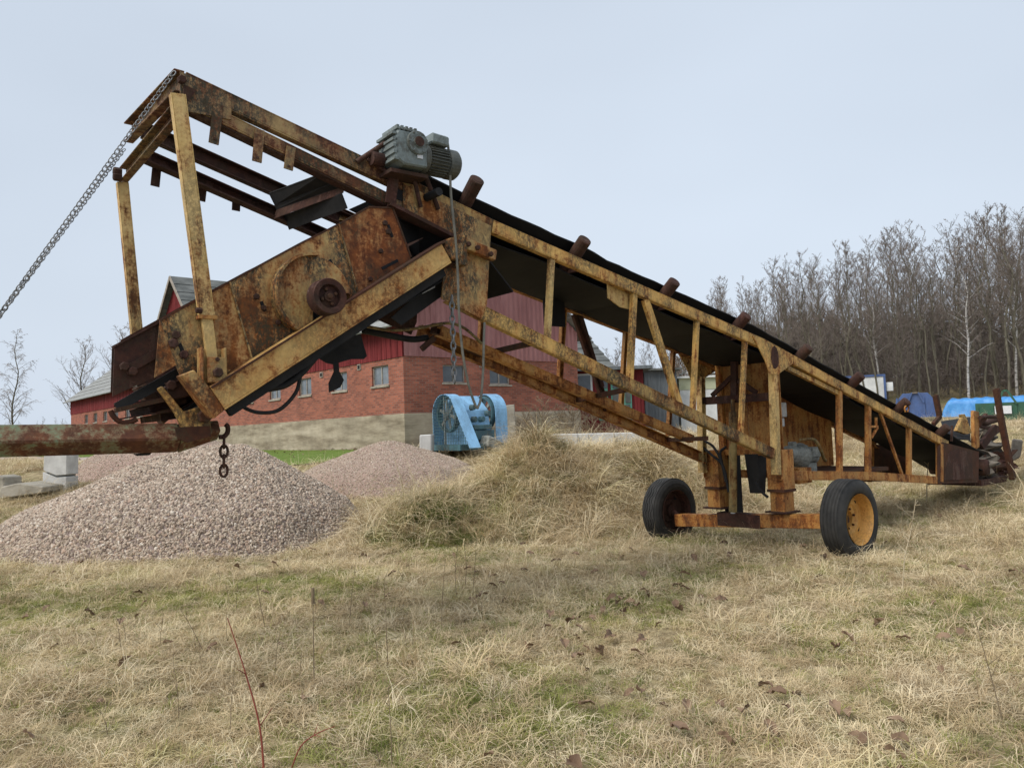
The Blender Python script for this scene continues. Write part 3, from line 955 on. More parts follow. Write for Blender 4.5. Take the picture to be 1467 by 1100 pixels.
# dark discharge sheets under the head
def sheet(near, faraway, mat='darkrust', th=.008):
    a, b = [L(*p, S - .08) for p in near]
    c, d = [L(*p, -S + .05) for p in faraway]
    q = MB(); q.plate([a, b, d, c], (0, 0, th)); part(q, 'discharge_sheet', mat)
sheet(((468, 246), (487, 259)), ((385, 277), (394, 295)), 'rubber')
sheet(((485, 259), (494, 267)), ((394, 295), (396, 301)), 'rubber')
sheet(((494, 266), (492, 276)), ((396, 301), (392, 313)), 'darkrust')
sheet(((490, 277), (498, 298)), ((407, 309), (414, 329)), 'rubber')
q = MB(); q.plate([L(500, 300, .3), L(545, 280, .3), L(600, 318, .3), L(600, 372, .3), L(560, 330, .3)], (0, .02, 0)); part(q, 'curtain', 'rubber')
for yy in (-.25, 0, .25):
    q = MB(); q.plate([L(562, 290, .1) + Yv * (yy - .13), L(562, 290, .1) + Yv * (yy + .12), L(620, 385, .1) + Yv * (yy + .12), L(620, 385, .1) + Yv * (yy - .13)], (.01, 0, .005)); part(q, 'curtain', 'belt')
q = MB(); q.plate([L(588, 300, 0) + Yv * -.5, L(588, 300, 0) + Yv * .5, L(690, 430, 0) + Yv * .5, L(690, 430, 0) + Yv * -.5], (.01, 0, .01)); part(q, 'head_shade', 'belt')  # added black sheet that paints the inside of the head dark

# gear motor on its bracket
SG = S + .16
gc = L(580, 222, SG)
gm = MB()
px = L(590, 222, SG).x - L(580, 222, SG).x        # ten pixels along the belt
u10 = px
R0 = MF.Ri @ Matrix.Identity(3)
s10 = 0.0535
gm.plate([gc + Vector((a * s10, 0, b * s10)) for a, b in ((-2.9, -1.6), (-3.2, 1.0), (-2.4, 2.7), (.7, 2.7), (1.3, 1.9), (2.5, .7), (2.5, -2.3), (-1.4, -2.4))], (0, .26, 0))
gb = gm.build('gearbox', 'gearpaint', conv, .012)
q = MB(); q.lathe([(0, .045), (.045, .045), (.045, .03), (.072, .03), (.092, .028), (.095, .02), (.095, -.04)], gc + Vector((.035, -.13, .06)), -Yv, 26); q.build('flange', 'gearpaint', gb)
q = MB(); q.lathe([(0, .05), (.04, .05), (.042, .03)], gc + Vector((.035, -.132, .06)), -Yv, 18); q.build('shaft', 'darkrust', gb)
q = MB()
for k in range(5):
    q.box(gc + Vector((-.165 + .004 * k, 0, .11 - .05 * k)), (.04, .26, .022))
    q.box(gc + Vector((-.13 + .04 * k, -.01, .165)), (.022, .24, .03))
for k in range(6):
    bolt(q, gc + Vector((.035 + .08 * math.cos(k * 1.047), -.155, .06 + .08 * math.sin(k * 1.047))), -Yv, .009, .012)
q.build('fins', 'gearpaint', gb)
q = MB(); q.box(gc + Vector((.06, -.135, -.045)), (.05, .006, .03)); q.build('sticker', 'label_white', gb)
mc = gc + Vector((.155, 0, -.005))
q = MB(); q.lathe([(0, -.05), (.10, -.05), (.118, -.01), (.118, .03), (.098, .04), (.10, .05), (.10, .22), (.118, .225), (.124, .24), (.124, .31), (.10, .335), (0, .34)], mc, (1, 0, 0), 26); mo = part(q, 'motor', 'motorpaint')
q = MB()
for k in range(28):
    a = 2 * math.pi * k / 28
    R = Matrix.Rotation(a, 3, 'X')
    q.box(mc + Vector((.125, 0, 0)) + R @ Vector((0, 0, .108)), (.175, .005, .026), R)
q.build('cooling_fins', 'motorpaint', mo)
q = MB(); q.box(mc + Vector((.125, -.03, .155)), (.17, .16, .085), Matrix.Rotation(.06, 3, 'Y')); q.build('terminal_box', 'gearpaint', mo, .012)
q = MB()
for (a, b, c, d, r) in ((590, 243, 603, 297, .018), (606, 243, 628, 300, .020)):
    q.tube([L(a, b, SG - .03), L(c, d, S + .07)], r, 8)
part(q, 'motor_leg', 'darkrust')
q = MB(); q.tube([L(511, 232, S + .05), L(552, 205, SG - .03)], .02, 8); q.tube([L(527, 228, S + .06), L(566, 254, S + .08)], .02, 8); q.plate([L(520, 226, S + .03), L(549, 206, S + .03), L(556, 240, S + .03), L(535, 236, S + .03)], (0, .015, 0)); part(q, 'torque_arm', 'darkrust')
q = MB(); q.lathe([(0, -.1), (.055, -.1), (.055, .0), (.04, .02), (.04, .2)], L(548, 230, S + .10), (1, 0, 0), 16); part(q, 'shaft_stub', 'darkrust')
q = MB(); q.box(gc + Vector((.0, .03, -.17)), (.34, .2, .03)); part(q, 'motor_plate', 'darkrust')
# cables
cab = [(636, 196), (641, 204), (644, 232), (646, 280), (650, 320), (653, 350), (656, 400), (657, 440), (662, 500), (671, 550), (680, 578), (684, 585)]
q = MB(); q.tube(curve_pts([L(a, b, S + .21) for a, b in cab[:5]] + [L(a, b, S + .19) for a, b in cab[5:]], 4), .011, 7); part(q, 'cable', 'cable')
q = MB(); q.tube(curve_pts([L(684, 585, S + .19), L(689, 570, S + .15), (L(692, 530, S + .1)), L(693, 490, S + .08), L(694, 462, S + .05)], 5), .011, 7); part(q, 'cable', 'cable')
for pts, r, s_ in (([(518, 466), (560, 473), (600, 470), (640, 463), (665, 470), (690, 492)], .014, .1), ([(612, 484), (590, 486), (560, 481), (520, 473)], .03, -.05)):
    q = MB(); q.tube(curve_pts([L(a, b, s_) for a, b in pts], 5), r, 7); part(q, 'hose', 'rubber' if r > .02 else 'olive')

# lower drawtube between the chords, cross ties
q = MB(); q.channel(L(628, 474, -.12), L(990, 629, -.12), .095, .09, -1, .012); part(q, 'draw_tube', 'orange', bevel=.003)
for (a, b, c, d) in ((897, 558, 828, 573), (1012, 628, 958, 630), (760, 492, 694, 507)):
    q = MB(); q.beam(L(a, b, S - .04), L(c, d, -S + .02), .05, .05, side=(1, 0, 0)); part(q, 'cross_tie', 'brown')
q = MB(); q.beam(L(622, 470, -.2), L(690, 505, -.5), .1, .08); q.beam(L(604, 500, .0), L(622, 484, .0), .05, .03); part(q, 'draw_tube_head', 'darkrust')

# pillars, axle, wheels
for sg in (1, -1):
    x = 0.0
    pz = lambda py: L(1104, py, .475).z
    y = -.475 * sg
    q = MB(); q.box((x, y, (pz(645) + pz(704)) / 2), (.25, .225, pz(645) - pz(704))); pl = part(q, 'pillar', 'orange', .006)
    q = MB(); q.box((x, y, (pz(704) + pz(736)) / 2), (.21, .195, pz(704) - pz(736))); q.build('inner_tube', 'orange', pl, .004)
    q = MB(); q.box((x, y, pz(736) + .005), (.30, .30, .02)); q.build('foot_plate', 'darkrust', pl)
    q = MB(); q.box((x, y, pz(704)), (.262, .238, .035)); q.build('collar', 'brown', pl)
    a, b = L(1107.5, 530, S), L(1112, 680, S)
    a = Vector((a.x, -a.y * 0 - S * sg, a.z)); b = Vector((b.x, -S * sg, b.z))
    q = MB(); q.channel(a, b, .088, .09, -sg, .012); part(q, 'main_post', 'cream', bevel=.004)
zc = .45
za = L(1150, 750, 1.0).z
zb = T(955, 743, 0).z
q = MB(); q.beam((0, -1.2, za), (0, 1.18, zb), .165, .16, side=(1, 0, 0)); ax = part(q, 'axle', 'orange', .005)
q = MB(); q.beam((0, -.2, (za + zb) / 2), (0, .45, (za + zb) / 2 + .0), .172, .168, side=(1, 0, 0)); q.build('sleeve', 'darkrust', ax)
q = MB(); q.tube([(0, -1.15, za), (0, -1.30, zc)], .05, 12); q.build('stub', 'darkrust', ax)
q = MB(); q.tube([(0, 1.15, zb), (0, 1.30, zc - .06)], .05, 12); q.build('stub', 'darkrust', ax)

def wheel(y, z, out, zig, rimmat):
    w = empty('wheel', (0, y, z)); w.parent = conv
    W = .135
    q = MB()
    rr = [(.28, -.10), (.30, -.128), (.34, -.142), (.385, -.138), (.425, -.118), (.445, -.098)]
    tread = []
    for c in (-.085, -.045, 0, .045, .085):
        tread += [(.452, c - .0155), (.452, c + .0155), (.437, c + .0165), (.437, c + .0235)]
    prof = rr + tread[:-2] + [(r, -h) for r, h in rr[::-1]]
    n_ = 84
    q.lathe(prof, (0, 0, 0), Yv, n_, not zig, (lambda j, k_: zig * (1 if (k_ // 3) % 2 else -1) if 6 < j < len(prof) - 7 else 0) if zig else None)
    # flattened on the ground
    q.v = [(a, b, max(c, -.43)) for a, b, c in q.v]
    ty = q.build('tyre', 'tyre', w)
    q = MB()
    o = Vector((0, out, 0))
    q.lathe([(.29, -.14), (.297, -.13), (.275, -.10), (.265, -.06), (.255, .0), (.17, .01), (.15, -.01), (.095, -.015), (.09, -.06), (.06, -.075), (0, -.078)], (0, 0, 0), Vector((0, -out, 0)) * -1, 36)
    q.lathe([(.29, .135), (.275, .10), (.255, 0)], (0, 0, 0), Vector((0, -out, 0)) * -1, 36)
    rm = q.build('rim', rimmat, w)
    q = MB()
    for k_ in range(6):
        a = k_ * 1.047 + .3
        bolt(q, Vector((.11 * math.cos(a), out * -.012, .11 * math.sin(a))), (0, out, 0), .014, .02)
    q.build('wheel_nut', 'brown', rm)
    q = MB()
    for k_ in range(4):
        a = k_ * 1.5708 + .9
        q.lathe([(0, .004), (.03, .004), (.03, 0)], Vector((.212 * math.cos(a), out * .0, .212 * math.sin(a))), (0, out, 0), 12)
    q.build('hand_hole', 'belt', rm)
    return w
wheel(-1.33, zc, -1, 0.0, 'rim')
wheel(1.33, zc - .06, 1, .013, 'darkrust')

# engine compartment between the pillars
ptop, pbot = T(1050, 512, .08).z, T(1050, 650, .08).z
segs = [(-.47, -.22), (-.215, .02), (.025, .25), (.255, .47)]
for i, (a, b) in enumerate(segs):
    q = MB(); q.box((.10 + .006 * (i % 2), (a + b) / 2, (ptop + pbot) / 2), (.012, b - a, ptop - pbot)); part(q, 'front_panel', 'orange')
q = MB(); q.box((.06, 0, pbot + .02), (.06, .98, .07)); part(q, 'panel_sill', 'orange')
for y in (-.4, .42):
    q = MB(); q.box((.07, y, (ptop + pbot) / 2), (.05, .08, ptop - pbot)); part(q, 'panel_stile', 'orange')
b1, b2 = T(1002, 575, -.10), T(1104, 568, -.10)
q = MB(); q.beam(b1, b2, .10, .07, side=(1, 0, 0)); part(q, 'angle_shelf', 'darkrust')
b1, b2 = T(1052, 518, -.06), T(1052, 575, -.06)
q = MB(); q.beam(b1, b2, .085, .05, side=(1, 0, 0)); q.beam(T(1020, 567, -.07), T(1048, 540, -.07), .06, .03, side=(1, 0, 0)); q.beam(T(1084, 563, -.07), T(1058, 545, -.07), .06, .03, side=(1, 0, 0)); part(q, 'winch_frame', 'darkrust')
q = MB(); q.tube([T(1050, 590, -.16), T(1050, 733, -.16)], .052, 14); q.tube([T(1050, 572, -.16), T(1050, 592, -.16)], .028, 10); part(q, 'jack_tube', 'olive')
q = MB(); q.tube([T(1050, 735, -.16), T(1050, 716, -.16)], .03, 10); part(q, 'jack_foot', 'label_white')
q = MB(); q.hexa([Vector(p) for p in ((.05, .02, pbot - .5), (.18, .02, pbot - .5), (.18, -.12, pbot - .5), (.05, -.12, pbot - .5), (.02, .05, pbot), (.22, .05, pbot), (.22, -.15, pbot), (.02, -.15, pbot))]); part(q, 'rubber_boot', 'rubber')
q = MB(); q.box((.16, .36, pbot - .42), (.12, .2, .85)); part(q, 'oil_tank', 'rubber')
for pts in ([(1010, 632), (1022, 640), (1033, 660), (1040, 690)], [(1006, 640), (1020, 652), (1036, 668), (1044, 705)], [(1040, 640), (1032, 648), (1035, 665), (1040, 680)], [(1082, 690), (1092, 705), (1100, 712)]):
    q = MB(); q.tube(curve_pts([T(a, b, -.2) for a, b in pts], 5), .017, 7); part(q, 'hose', 'rubber')
pa, pb = L(1124, 570, -.5), L(1194, 664, -.5)
q = MB(); q.box(((pa.x + pb.x) / 2 - .2, .5, (pa.z + pb.z) / 2 + .15), (pb.x - pa.x + .4, .014, pa.z - pb.z + .35)); part(q, 'rear_panel', 'orange')
q = MB(); q.box((L(1200, 620, -.46).x, .46, (pa.z + pb.z) / 2), (.05, .08, pa.z - pb.z + .2)); part(q, 'panel_stile', 'brown')
q = MB(); q.box((1.9, 0, pb.z - .04), (1.5, 1.0, .05)); part(q, 'engine_bed', 'brown')
q = MB(); q.box(L(1120, 587, -.2), (.1, .1, .2)); q.box(L(1120, 605, -.2), (.06, .06, .12)); part(q, 'switch_box', 'label_white', .01)
e = L(1146, 653, .05)
q = MB()
q.lathe([(r_ * .72, h_ * .95) for r_, h_ in ((0, -.34), (.15, -.34), (.17, -.28), (.17, -.14), (.20, -.12), (.20, -.06), (.25, -.03), (.24, .02), (.14, .16), (.12, .17), (.12, .36), (.09, .38), (.05, .38), (.05, .46), (0, .46))], e, Vector((1, 0, -.12)), 18)
q.box(e + Vector((.1, -.05, -.2)), (.2, .16, .2)); q.box(e + Vector((.26, 0, .04)), (.2, .2, .14)); q.box(e + Vector((-.2, -.02, .13)), (.1, .08, .14))
en = part(q, 'engine', 'engine', .01)
q = MB(); q.tube(curve_pts([e + Vector((-.15, -.1, .22)), e + Vector((.0, -.22, .22)), e + Vector((.12, -.24, .08)), e + Vector((.25, -.2, -.04)), e + Vector((.36, -.16, -.08))], 5), .022, 8); q.build('pipe', 'olive', en)
q = MB()
for k_ in range(10):
    a = k_ * .63
    bolt(q, e + Vector((.0, -.165 * math.sin(a), .165 * math.cos(a))), (1, 0, 0), .016, .03)
q.build('bolt', 'engine', en)
q = MB(); q.box(e + Vector((-.3, -.1, -.24)), (.3, .3, .2)); part(q, 'engine_block', 'orange')

# tail: side plates, feed hopper, uprights, bent scrap
def tail(sg, m):
    q = MB(); q.plate([m(L(a, b, S + .03)) for a, b in ((1343, 641), (1350, 633), (1402, 647), (1401, 691), (1343, 693))], (0, .014, 0)); part(q, 'tail_plate', 'brown')
    q = MB(); q.beam(m(L(1346, 636, S)), m(L(1346, 690, S)), .09, .08); part(q, 'post', 'orange')
both(tail)
q = MB(); q.plate([L(1358, 650, S + .042), L(1372, 643, S + .042), L(1392, 648, S + .042), L(1394, 686, S + .042), L(1352, 688, S + .042)], (0, .012, 0)); part(q, 'patch_plate', 'darkrust')
q = MB(); q.channel(L(1427, 557, S), L(1434, 600, S), .11, .08, -1, .012); q.channel(L(1434, 600, S), L(1451, 686, S), .12, .08, -1, .012); part(q, 'upright', 'brown', bevel=.004)
q = MB(); q.channel(L(1340, 566, -S - .1), L(1346, 596, -S - .1), .10, .08, -1, .012); q.beam(L(1347, 596, -S - .1), L(1337, 608, -S - .1), .08, .06); part(q, 'upright', 'brown', bevel=.004)
for pts, mt in (([(1393, 588), (1400, 590), (1401, 640), (1394, 645)], 'orange'), ([(1368, 617), (1377, 598), (1384, 604), (1390, 620), (1382, 622)], 'yellow'),
                ([(1399, 604), (1412, 592), (1414, 598), (1402, 612)], 'brown'), ([(1402, 636), (1424, 608), (1432, 612), (1408, 644)], 'darkrust')):
    q = MB(); q.plate([L(a, b, .2) for a, b in pts], (0, .06, 0)); part(q, 'bent_plate', mt, .004)
q = MB(); q.plate([L(1375, 594, .1), L(1380, 593, .1), L(1385, 604, .1), L(1381, 608, .1)], (0, .05, 0)); part(q, 'bent_plate', 'cream')
q = MB(); q.beam(L(1345, 622, .2), L(1398, 650, .2), .06, .05); q.beam(L(1368, 626, .2), L(1385, 645, .2), .05, .04); q.beam(L(1363, 632, S), L(1364, 610, S), .03, .03); part(q, 'frame_bar', 'darkrust')
q = MB(); q.plate([L(1348, 604, -.5), L(1390, 598, -.5), L(1390, 630, .3), L(1356, 628, .3)], (0, 0, .02)); part(q, 'hopper_sheet', 'belt')
q = MB(); q.tube(curve_pts([L(1400, 600, -.1), L(1410, 606, -.1), L(1420, 603, -.1), L(1430, 600, -.1)], 4), .06, 10); q.tube(curve_pts([L(1404, 598, .3), L(1420, 597, .3), L(1434, 598, .3)], 4), .035, 8); q.beam(L(1400, 610, 0), L(1437, 618, 0), .05, .05); part(q, 'linkage', 'darkrust')
def crumple(c, sx, sz, seed, mat, amp=.16, name='crumpled_sheet'):
    r = random.Random(seed)
    q = MB(); n_ = 9
    vs = [c + Vector((sx * (i / n_ - .5), amp * 1.5 * noise.noise((i * .5, j * .5, seed)) , sz * (j / n_ - .5) + amp * .6 * noise.noise((i * .4, j * .4, seed + 9)))) for j in range(n_ + 1) for i in range(n_ + 1)]
    fs = [(j * 10 + i, j * 10 + i + 1, j * 10 + i + 11, j * 10 + i + 10) for j in range(n_) for i in range(n_)]
    q.add(vs, fs)
    o = part(q, name, mat)
    o.modifiers.new('thick', 'SOLIDIFY').thickness = .012
crumple(L(1422, 650, -.1), .8, .55, 3, 'scrapgrey', .3)
crumple(L(1412, 668, .3), .6, .42, 8, 'scrapgrey', .3)
crumple(L(1433, 670, .1), .65, .45, 14, 'darkrust', .3)
crumple(L(1410, 628, -.3), .6, .45, 17, 'scrapgrey', .3)
q = MB(); q.plate([L(a, b, .35) for a, b in ((1402, 678), (1416, 667), (1427, 673), (1414, 685))], (0, .02, 0)); part(q, 'bent_plate', 'darkrust')
q = MB(); q.hexa([L(a, b, s_) for s_ in (.25, -.35) for a, b in ((1446, 663), (1462, 655), (1466, 630), (1450, 628))]); part(q, 'counterweight', 'scrapgrey', .03)
q = MB(); q.box((L(1385, 690, 0).x, 0, L(1385, 692, S).z - .06), (1.1, .9, .1)); part(q, 'skid', 'darkrust')

# ------------------------------------------------------------------ the vibrating screen hung under the head
scr_o = MF.wor((L(440, 460, 0).x, 0, 0))
screen = empty('vibrating_screen', (scr_o.x, scr_o.y, 0), MF.yaw, label='rusty yellow tilted screen box with round guard and pulley, hung under the conveyor head', cat='screen')
SO = Vector((L(440, 460, 0).x, 0, 0))
def sp_(mb, name, mat, parent=None, bevel=0.0):
    if isinstance(parent, float):
        parent, bevel = None, parent
    mb.v = [(a - SO.x, b, c) for a, b, c in mb.v]
    return mb.build(name, mat, parent or screen, bevel)
Q = .60
def scr_side(sg, m):
    pts = [(229, 459), (328.6, 404), (428, 350), (484, 322), (527, 297.5), (561, 299), (587, 369), (440, 464), (297, 556), (262, 546), (251, 523)]
    # three plates with a visible joint between them
    split = [[(229, 459), (328.6, 404), (361, 522), (297, 566), (262, 548), (251, 523)], [(329.4, 403.6), (428, 350), (484.4, 321.8), (512, 426), (440, 473), (361.8, 521.4)], [(485.4, 321.3), (527, 297.5), (561, 299), (590, 377), (513, 425.5)]]
    for poly, mt in zip(split, ('plate', 'plate', 'redplate')):
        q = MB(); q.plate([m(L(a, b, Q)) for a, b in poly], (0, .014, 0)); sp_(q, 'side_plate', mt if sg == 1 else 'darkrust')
    top = pts[:7]
    for a, b in zip(top[:-1], top[1:]):
        q = MB(); q.beam(m(L(*a, Q - .01)), m(L(*b, Q - .01)), .014, .05); sp_(q, 'edge_strip', 'brown')
    for a, b in (((329, 404), (360.5, 514)), ((485, 321.5), (511.5, 416))):
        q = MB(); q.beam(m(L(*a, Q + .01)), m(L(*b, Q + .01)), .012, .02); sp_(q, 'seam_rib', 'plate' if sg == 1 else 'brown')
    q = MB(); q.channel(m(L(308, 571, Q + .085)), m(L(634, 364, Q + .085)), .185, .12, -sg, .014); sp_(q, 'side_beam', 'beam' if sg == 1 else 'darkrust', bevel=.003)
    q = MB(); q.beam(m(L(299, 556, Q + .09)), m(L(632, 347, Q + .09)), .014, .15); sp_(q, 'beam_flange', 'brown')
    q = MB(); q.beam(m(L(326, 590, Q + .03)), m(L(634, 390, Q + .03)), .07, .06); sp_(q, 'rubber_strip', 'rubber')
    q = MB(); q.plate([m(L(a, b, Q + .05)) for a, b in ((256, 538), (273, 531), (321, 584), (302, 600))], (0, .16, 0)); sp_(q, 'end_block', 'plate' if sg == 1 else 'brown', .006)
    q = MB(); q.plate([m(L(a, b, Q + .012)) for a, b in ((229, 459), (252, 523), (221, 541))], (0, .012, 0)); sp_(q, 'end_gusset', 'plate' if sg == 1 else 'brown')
    q = MB(); q.plate([m(L(a, b, Q - .09)) for a, b in (((164, 497), (230, 462), (224, 539), (161, 568)) if sg == 1 else ((206, 475), (230, 462), (224, 539), (204, 549)))], (0, .012, 0)); cw = sp_(q, 'chute_wing', 'darkrust')
    if sg == -1:
        return
    q = MB(); q.beam(m(L(180, 531, Q - .07)), m(L(226, 505, Q - .07)), .055, .02); 
    for (a, b) in ((178, 525), (190, 532)):
        bolt(q, m(L(a, b, Q - .055)), -Yv * sg, .03, .025)
    sp_(q, 'wing_bracket', 'darkrust', cw)
    q = MB(); q.beam(m(L(161, 497, Q - .09)), m(L(229, 461, Q - .09)), .012, .05); sp_(q, 'wing_lip', 'darkrust', cw)
both(scr_side)
# cream guard disc with its notch, black plate painting the cut-out's shade, and pulley
c0 = L(444, 425, Q)
rz = abs((L(444, 425, Q) - L(444, 369, Q)).z)
ring = []
for k in range(40):
    a = math.radians(-92 - k * 270 / 39)
    ring.append(c0 + Vector((rz * math.cos(a), 0, rz * math.sin(a))))
ring += [c0 + Vector((rz * .98, 0, .1 * rz)), c0 + Vector((-.01, 0, .26 * rz))]
q = MB(); q.plate([p + Vector((0, -.045, 0)) for p in ring], (0, .06, 0)); gd = sp_(q, 'guard_disc', 'plate', None, .008)
q = MB()
arc = [c0 + Vector((rz * 1.01 * math.cos(a), -.06, rz * 1.01 * math.sin(a))) for a in np.linspace(math.radians(85), math.radians(235), 22)]
for a, b in zip(arc[:-1], arc[1:]):
    q.beam(a, b, .02, .12)
sp_(q, 'guard_rim', 'plate', gd)
q = MB(); q.plate([c0 + Vector((a * rz, -.012, b * rz)) for a, b in ((-.02, .26), (.95, .1), (.7, -.6), (.0, -.95))], (0, .01, 0)); sp_(q, 'recess_shade', 'belt', gd)
pc = L(470.5, 425, Q + .30)
prad = abs((L(470.5, 425, Q + .3) - L(470.5, 399, Q + .3)).z)
q = MB(); q.lathe([(0, .02), (prad * .28, .02), (prad * .3, .0), (prad * .62, -.005), (prad * .66, .03), (prad * .95, .035), (prad, .02), (prad * .84, -.005), (prad, -.03), (prad * .84, -.055), (prad, -.08), (prad * .95, -.095), (0, -.095)], pc, -Yv, 34)
pu = sp_(q, 'pulley', 'darkrust')
q = MB(); q.tube([pc + Yv * .02, pc + Yv * .9], .05, 12); sp_(q, 'shaft', 'darkrust', pu)
q = MB()
for k in range(4):
    bolt(q, pc + Vector((prad * .42 * math.cos(k * 1.57 + .4), -.0, prad * .42 * math.sin(k * 1.57 + .4))), -Yv, .014, .02)
bolt(q, pc - Yv * .02, -Yv, .02, .02)
sp_(q, 'bolt', 'brown', pu)
# clevis of the hanger rod
cl = L(304, 524, Q + .09)
q = MB(); q.box(cl + Vector((0, .045, 0)), (.17, .014, .24)); q.box(cl + Vector((-.075, .0, 0)), (.014, .1, .24)); q.box(cl + Vector((.075, 0, 0)), (.014, .1, .24)); q.box(cl + Vector((.02, -.04, -.03)), (.13, .012, .17)); cv = sp_(q, 'clevis', 'plate', None, .004)
q = MB(); bolt(q, cl + Vector((.02, -.045, -.05)), -Yv, .035, .03); bolt(q, cl + Vector((.02, -.045, .04)), -Yv, .015, .015); sp_(q, 'bolt', 'darkrust', cv)
q = MB(); q.plate([L(a, b, Q + .03) for a, b in ((294, 540), (318, 528), (330, 530), (299, 553))], (0, .03, 0)); sp_(q, 'clevis_foot', 'yellow', cv)
# bolts and slots on the near side
for (a, b, r) in ((367, 425, .022), (377, 441, .02), (551, 320, .022), (556, 332, .026), (452, 378, .018), (530, 400, .02), (248, 492, .035), (263, 508, .03), (252, 480, .03), (398, 462, .02), (545, 360, .02)):
    q = MB(); bolt(q, L(a, b, Q + .008), -Yv, r, .022); sp_(q, 'bolt', 'darkrust')
for (a, b, c, d) in ((374, 432, 380, 446), (556, 322, 562, 340), (547, 385, 570, 373), (257, 492, 262, 504), (472, 372, 477, 382)):
    q = MB(); q.beam(L(a, b, Q + .009), L(c, d, Q + .009), .024, .006); sp_(q, 'slot', 'belt')
# pans, rails and discharge lip
q = MB(); q.plate([L(300, 585, 0) + Yv * -Q, L(300, 585, 0) + Yv * Q, L(640, 385, 0) + Yv * Q, L(640, 385, 0) + Yv * -Q], (.004, 0, .01)); sp_(q, 'bottom_pan', 'rubber')
q = MB(); q.plate([L(215, 560, 0) + Yv * -.5, L(215, 560, 0) + Yv * .5, L(560, 360, 0) + Yv * .55, L(560, 360, 0) + Yv * -.55], (.004, 0, .01)); sp_(q, 'screen_deck', 'darkrust')
q = MB(); q.plate([L(163, 578, .45), L(252, 528, .45), L(258, 541, .45), L(170, 590, .45)], (0, .02, 0)); sp_(q, 'opening_shade', 'rubber')  # black strip painted as the shade of the open gap above the tray
for s_ in (.45, -.45):
    q = MB(); q.beam(L(165, 588, s_), L(290, 560, s_), .03, .05); sp_(q, 'lip_rail', 'brown')
q = MB(); q.plate([L(163, 582, .45), L(163, 582, -.5), L(255, 566, -.5), L(255, 566, .45)], (0, 0, .01)); sp_(q, 'discharge_lip', 'darkrust')
q = MB(); q.plate([L(172, 600, .42), L(172, 600, -.5), L(258, 586, -.5), L(258, 586, .42)], (0, 0, .01)); sp_(q, 'lower_lip', 'darkrust')
for s_ in (.44, -.4):
    q = MB(); q.tube(curve_pts([L(158, 588, s_), L(163, 597, s_), L(174, 605, s_), L(186, 605, s_), L(196, 600, s_)], 4), .018, 8); sp_(q, 'lip_hook', 'brown')
q = MB(); q.plate([L(a, b, .5) for a, b in ((225, 557), (231, 553), (246, 570), (262, 590), (298, 578), (301, 612), (296, 618), (263, 619), (250, 592), (236, 572))], (0, .05, 0)); ba = sp_(q, 'bracket_arm', 'yellow', None, .006)
q = MB(); q.plate([L(a, b, .47) for a, b in ((236, 548), (262, 540), (268, 566), (244, 572))], (0, .03, 0)); bolt(q, L(245, 552, .49), -Yv, .035, .03); sp_(q, 'shoe', 'darkrust', ba)
q = MB(); bolt(q, L(292, 596, .53), -Yv, .05, .05); sp_(q, 'pivot_pin', 'brown', ba)
for (a, b, c, d) in ((200, 590, 250, 575), (215, 600, 300, 588)):
    q = MB(); q.beam(L(a, b, 0), L(c, d, 0), .05, .6); sp_(q, 'cross_slat', 'darkrust')
# rubber apron torn off under the screen, hoses, white label
z1 = lambda X, Y: (380 + X / 6.67, 480 + Y / 6.67)
rag = [(620, 60), (760, 20), (910, -10), (940, 100), (970, 200), (940, 230), (820, 230), (700, 265), (705, 345), (750, 430), (715, 500), (610, 548), (605, 460), (655, 350), (650, 280), (585, 268), (515, 225), (600, 170)]
q = MB(); q.plate([L(*z1(*p), .25) for p in rag], (0, .01, 0)); sp_(q, 'torn_apron', 'rubber')
for pts, r in (([(344, 578), (352, 585), (372, 591), (400, 587), (424, 562), (433, 532), (455, 505)], .014), ([(383, 557), (409, 551), (433, 533), (455, 508), (470, 495)], .026)):
    q = MB(); q.tube(curve_pts([L(a, b, Q - .02) for a, b in pts], 6), r, 8); sp_(q, 'hose', 'rubber')
q = MB(); q.plate([L(a, b, .48) for a, b in ((606, 404), (624, 391), (623, 412), (605, 421))], (0, .004, 0)); sp_(q, 'label_sheet', 'label_white')
q = MB(); q.plate([L(a, b, .45) for a, b in ((560, 455), (645, 380), (650, 398), (632, 425), (575, 466))], (0, .01, 0)); sp_(q, 'skirt', 'rubber')

# ------------------------------------------------------------------ lifting boom under the screen, with hook and chain
p_r, p_l = L(312, 622, .44), L(-130, 634, .44)
boom_o = MF.wor((p_r.x, p_r.y, 0))
boom = empty('steel_boom', (boom_o.x, boom_o.y, 0), MF.yaw, label='horizontal rusty steel beam with flaking green paint under the screen', cat='beam')
def bm_(mb, name, mat, parent=None, bevel=0.0):
    mb.v = [(a - p_r.x, b - p_r.y, c) for a, b, c in mb.v]
    return mb.build(name, mat, parent or boom, bevel)
mid = L(255, 627, .44)
q = MB(); q.beam(mid, p_l, .15, .15, roll=math.radians(40)); bm_(q, 'beam', 'greenbeam', None, .012)
ba_ = (p_l - mid).normalized()
qr = Matrix.Rotation(math.radians(40), 3, ba_)
bs_ = (Yv - ba_ * Yv.dot(ba_)).normalized()
bu_ = ba_.cross(bs_)
bu_ = bu_ if bu_.z > 0 else -bu_
bs_, bu_ = qr @ bs_, qr @ bu_
ringp = lambda c, k: [c + (bs_ * i + bu_ * j) * (.0755 * k) for i, j in ((-1, -1), (1, -1), (1, 1), (-1, 1))]
q = MB(); q.hexa(ringp(mid, 1.0) + ringp(p_r + Vector((0, 0, .03)), .66)); bm_(q, 'beam_tip', 'greenbeam', None, .006)
q = MB(); q.plate([L(a, b, .54) for a, b in ((250, 612), (300, 610), (302, 625), (268, 634), (254, 628))], (0, .02, 0)); bm_(q, 'weld_plate', 'brown')
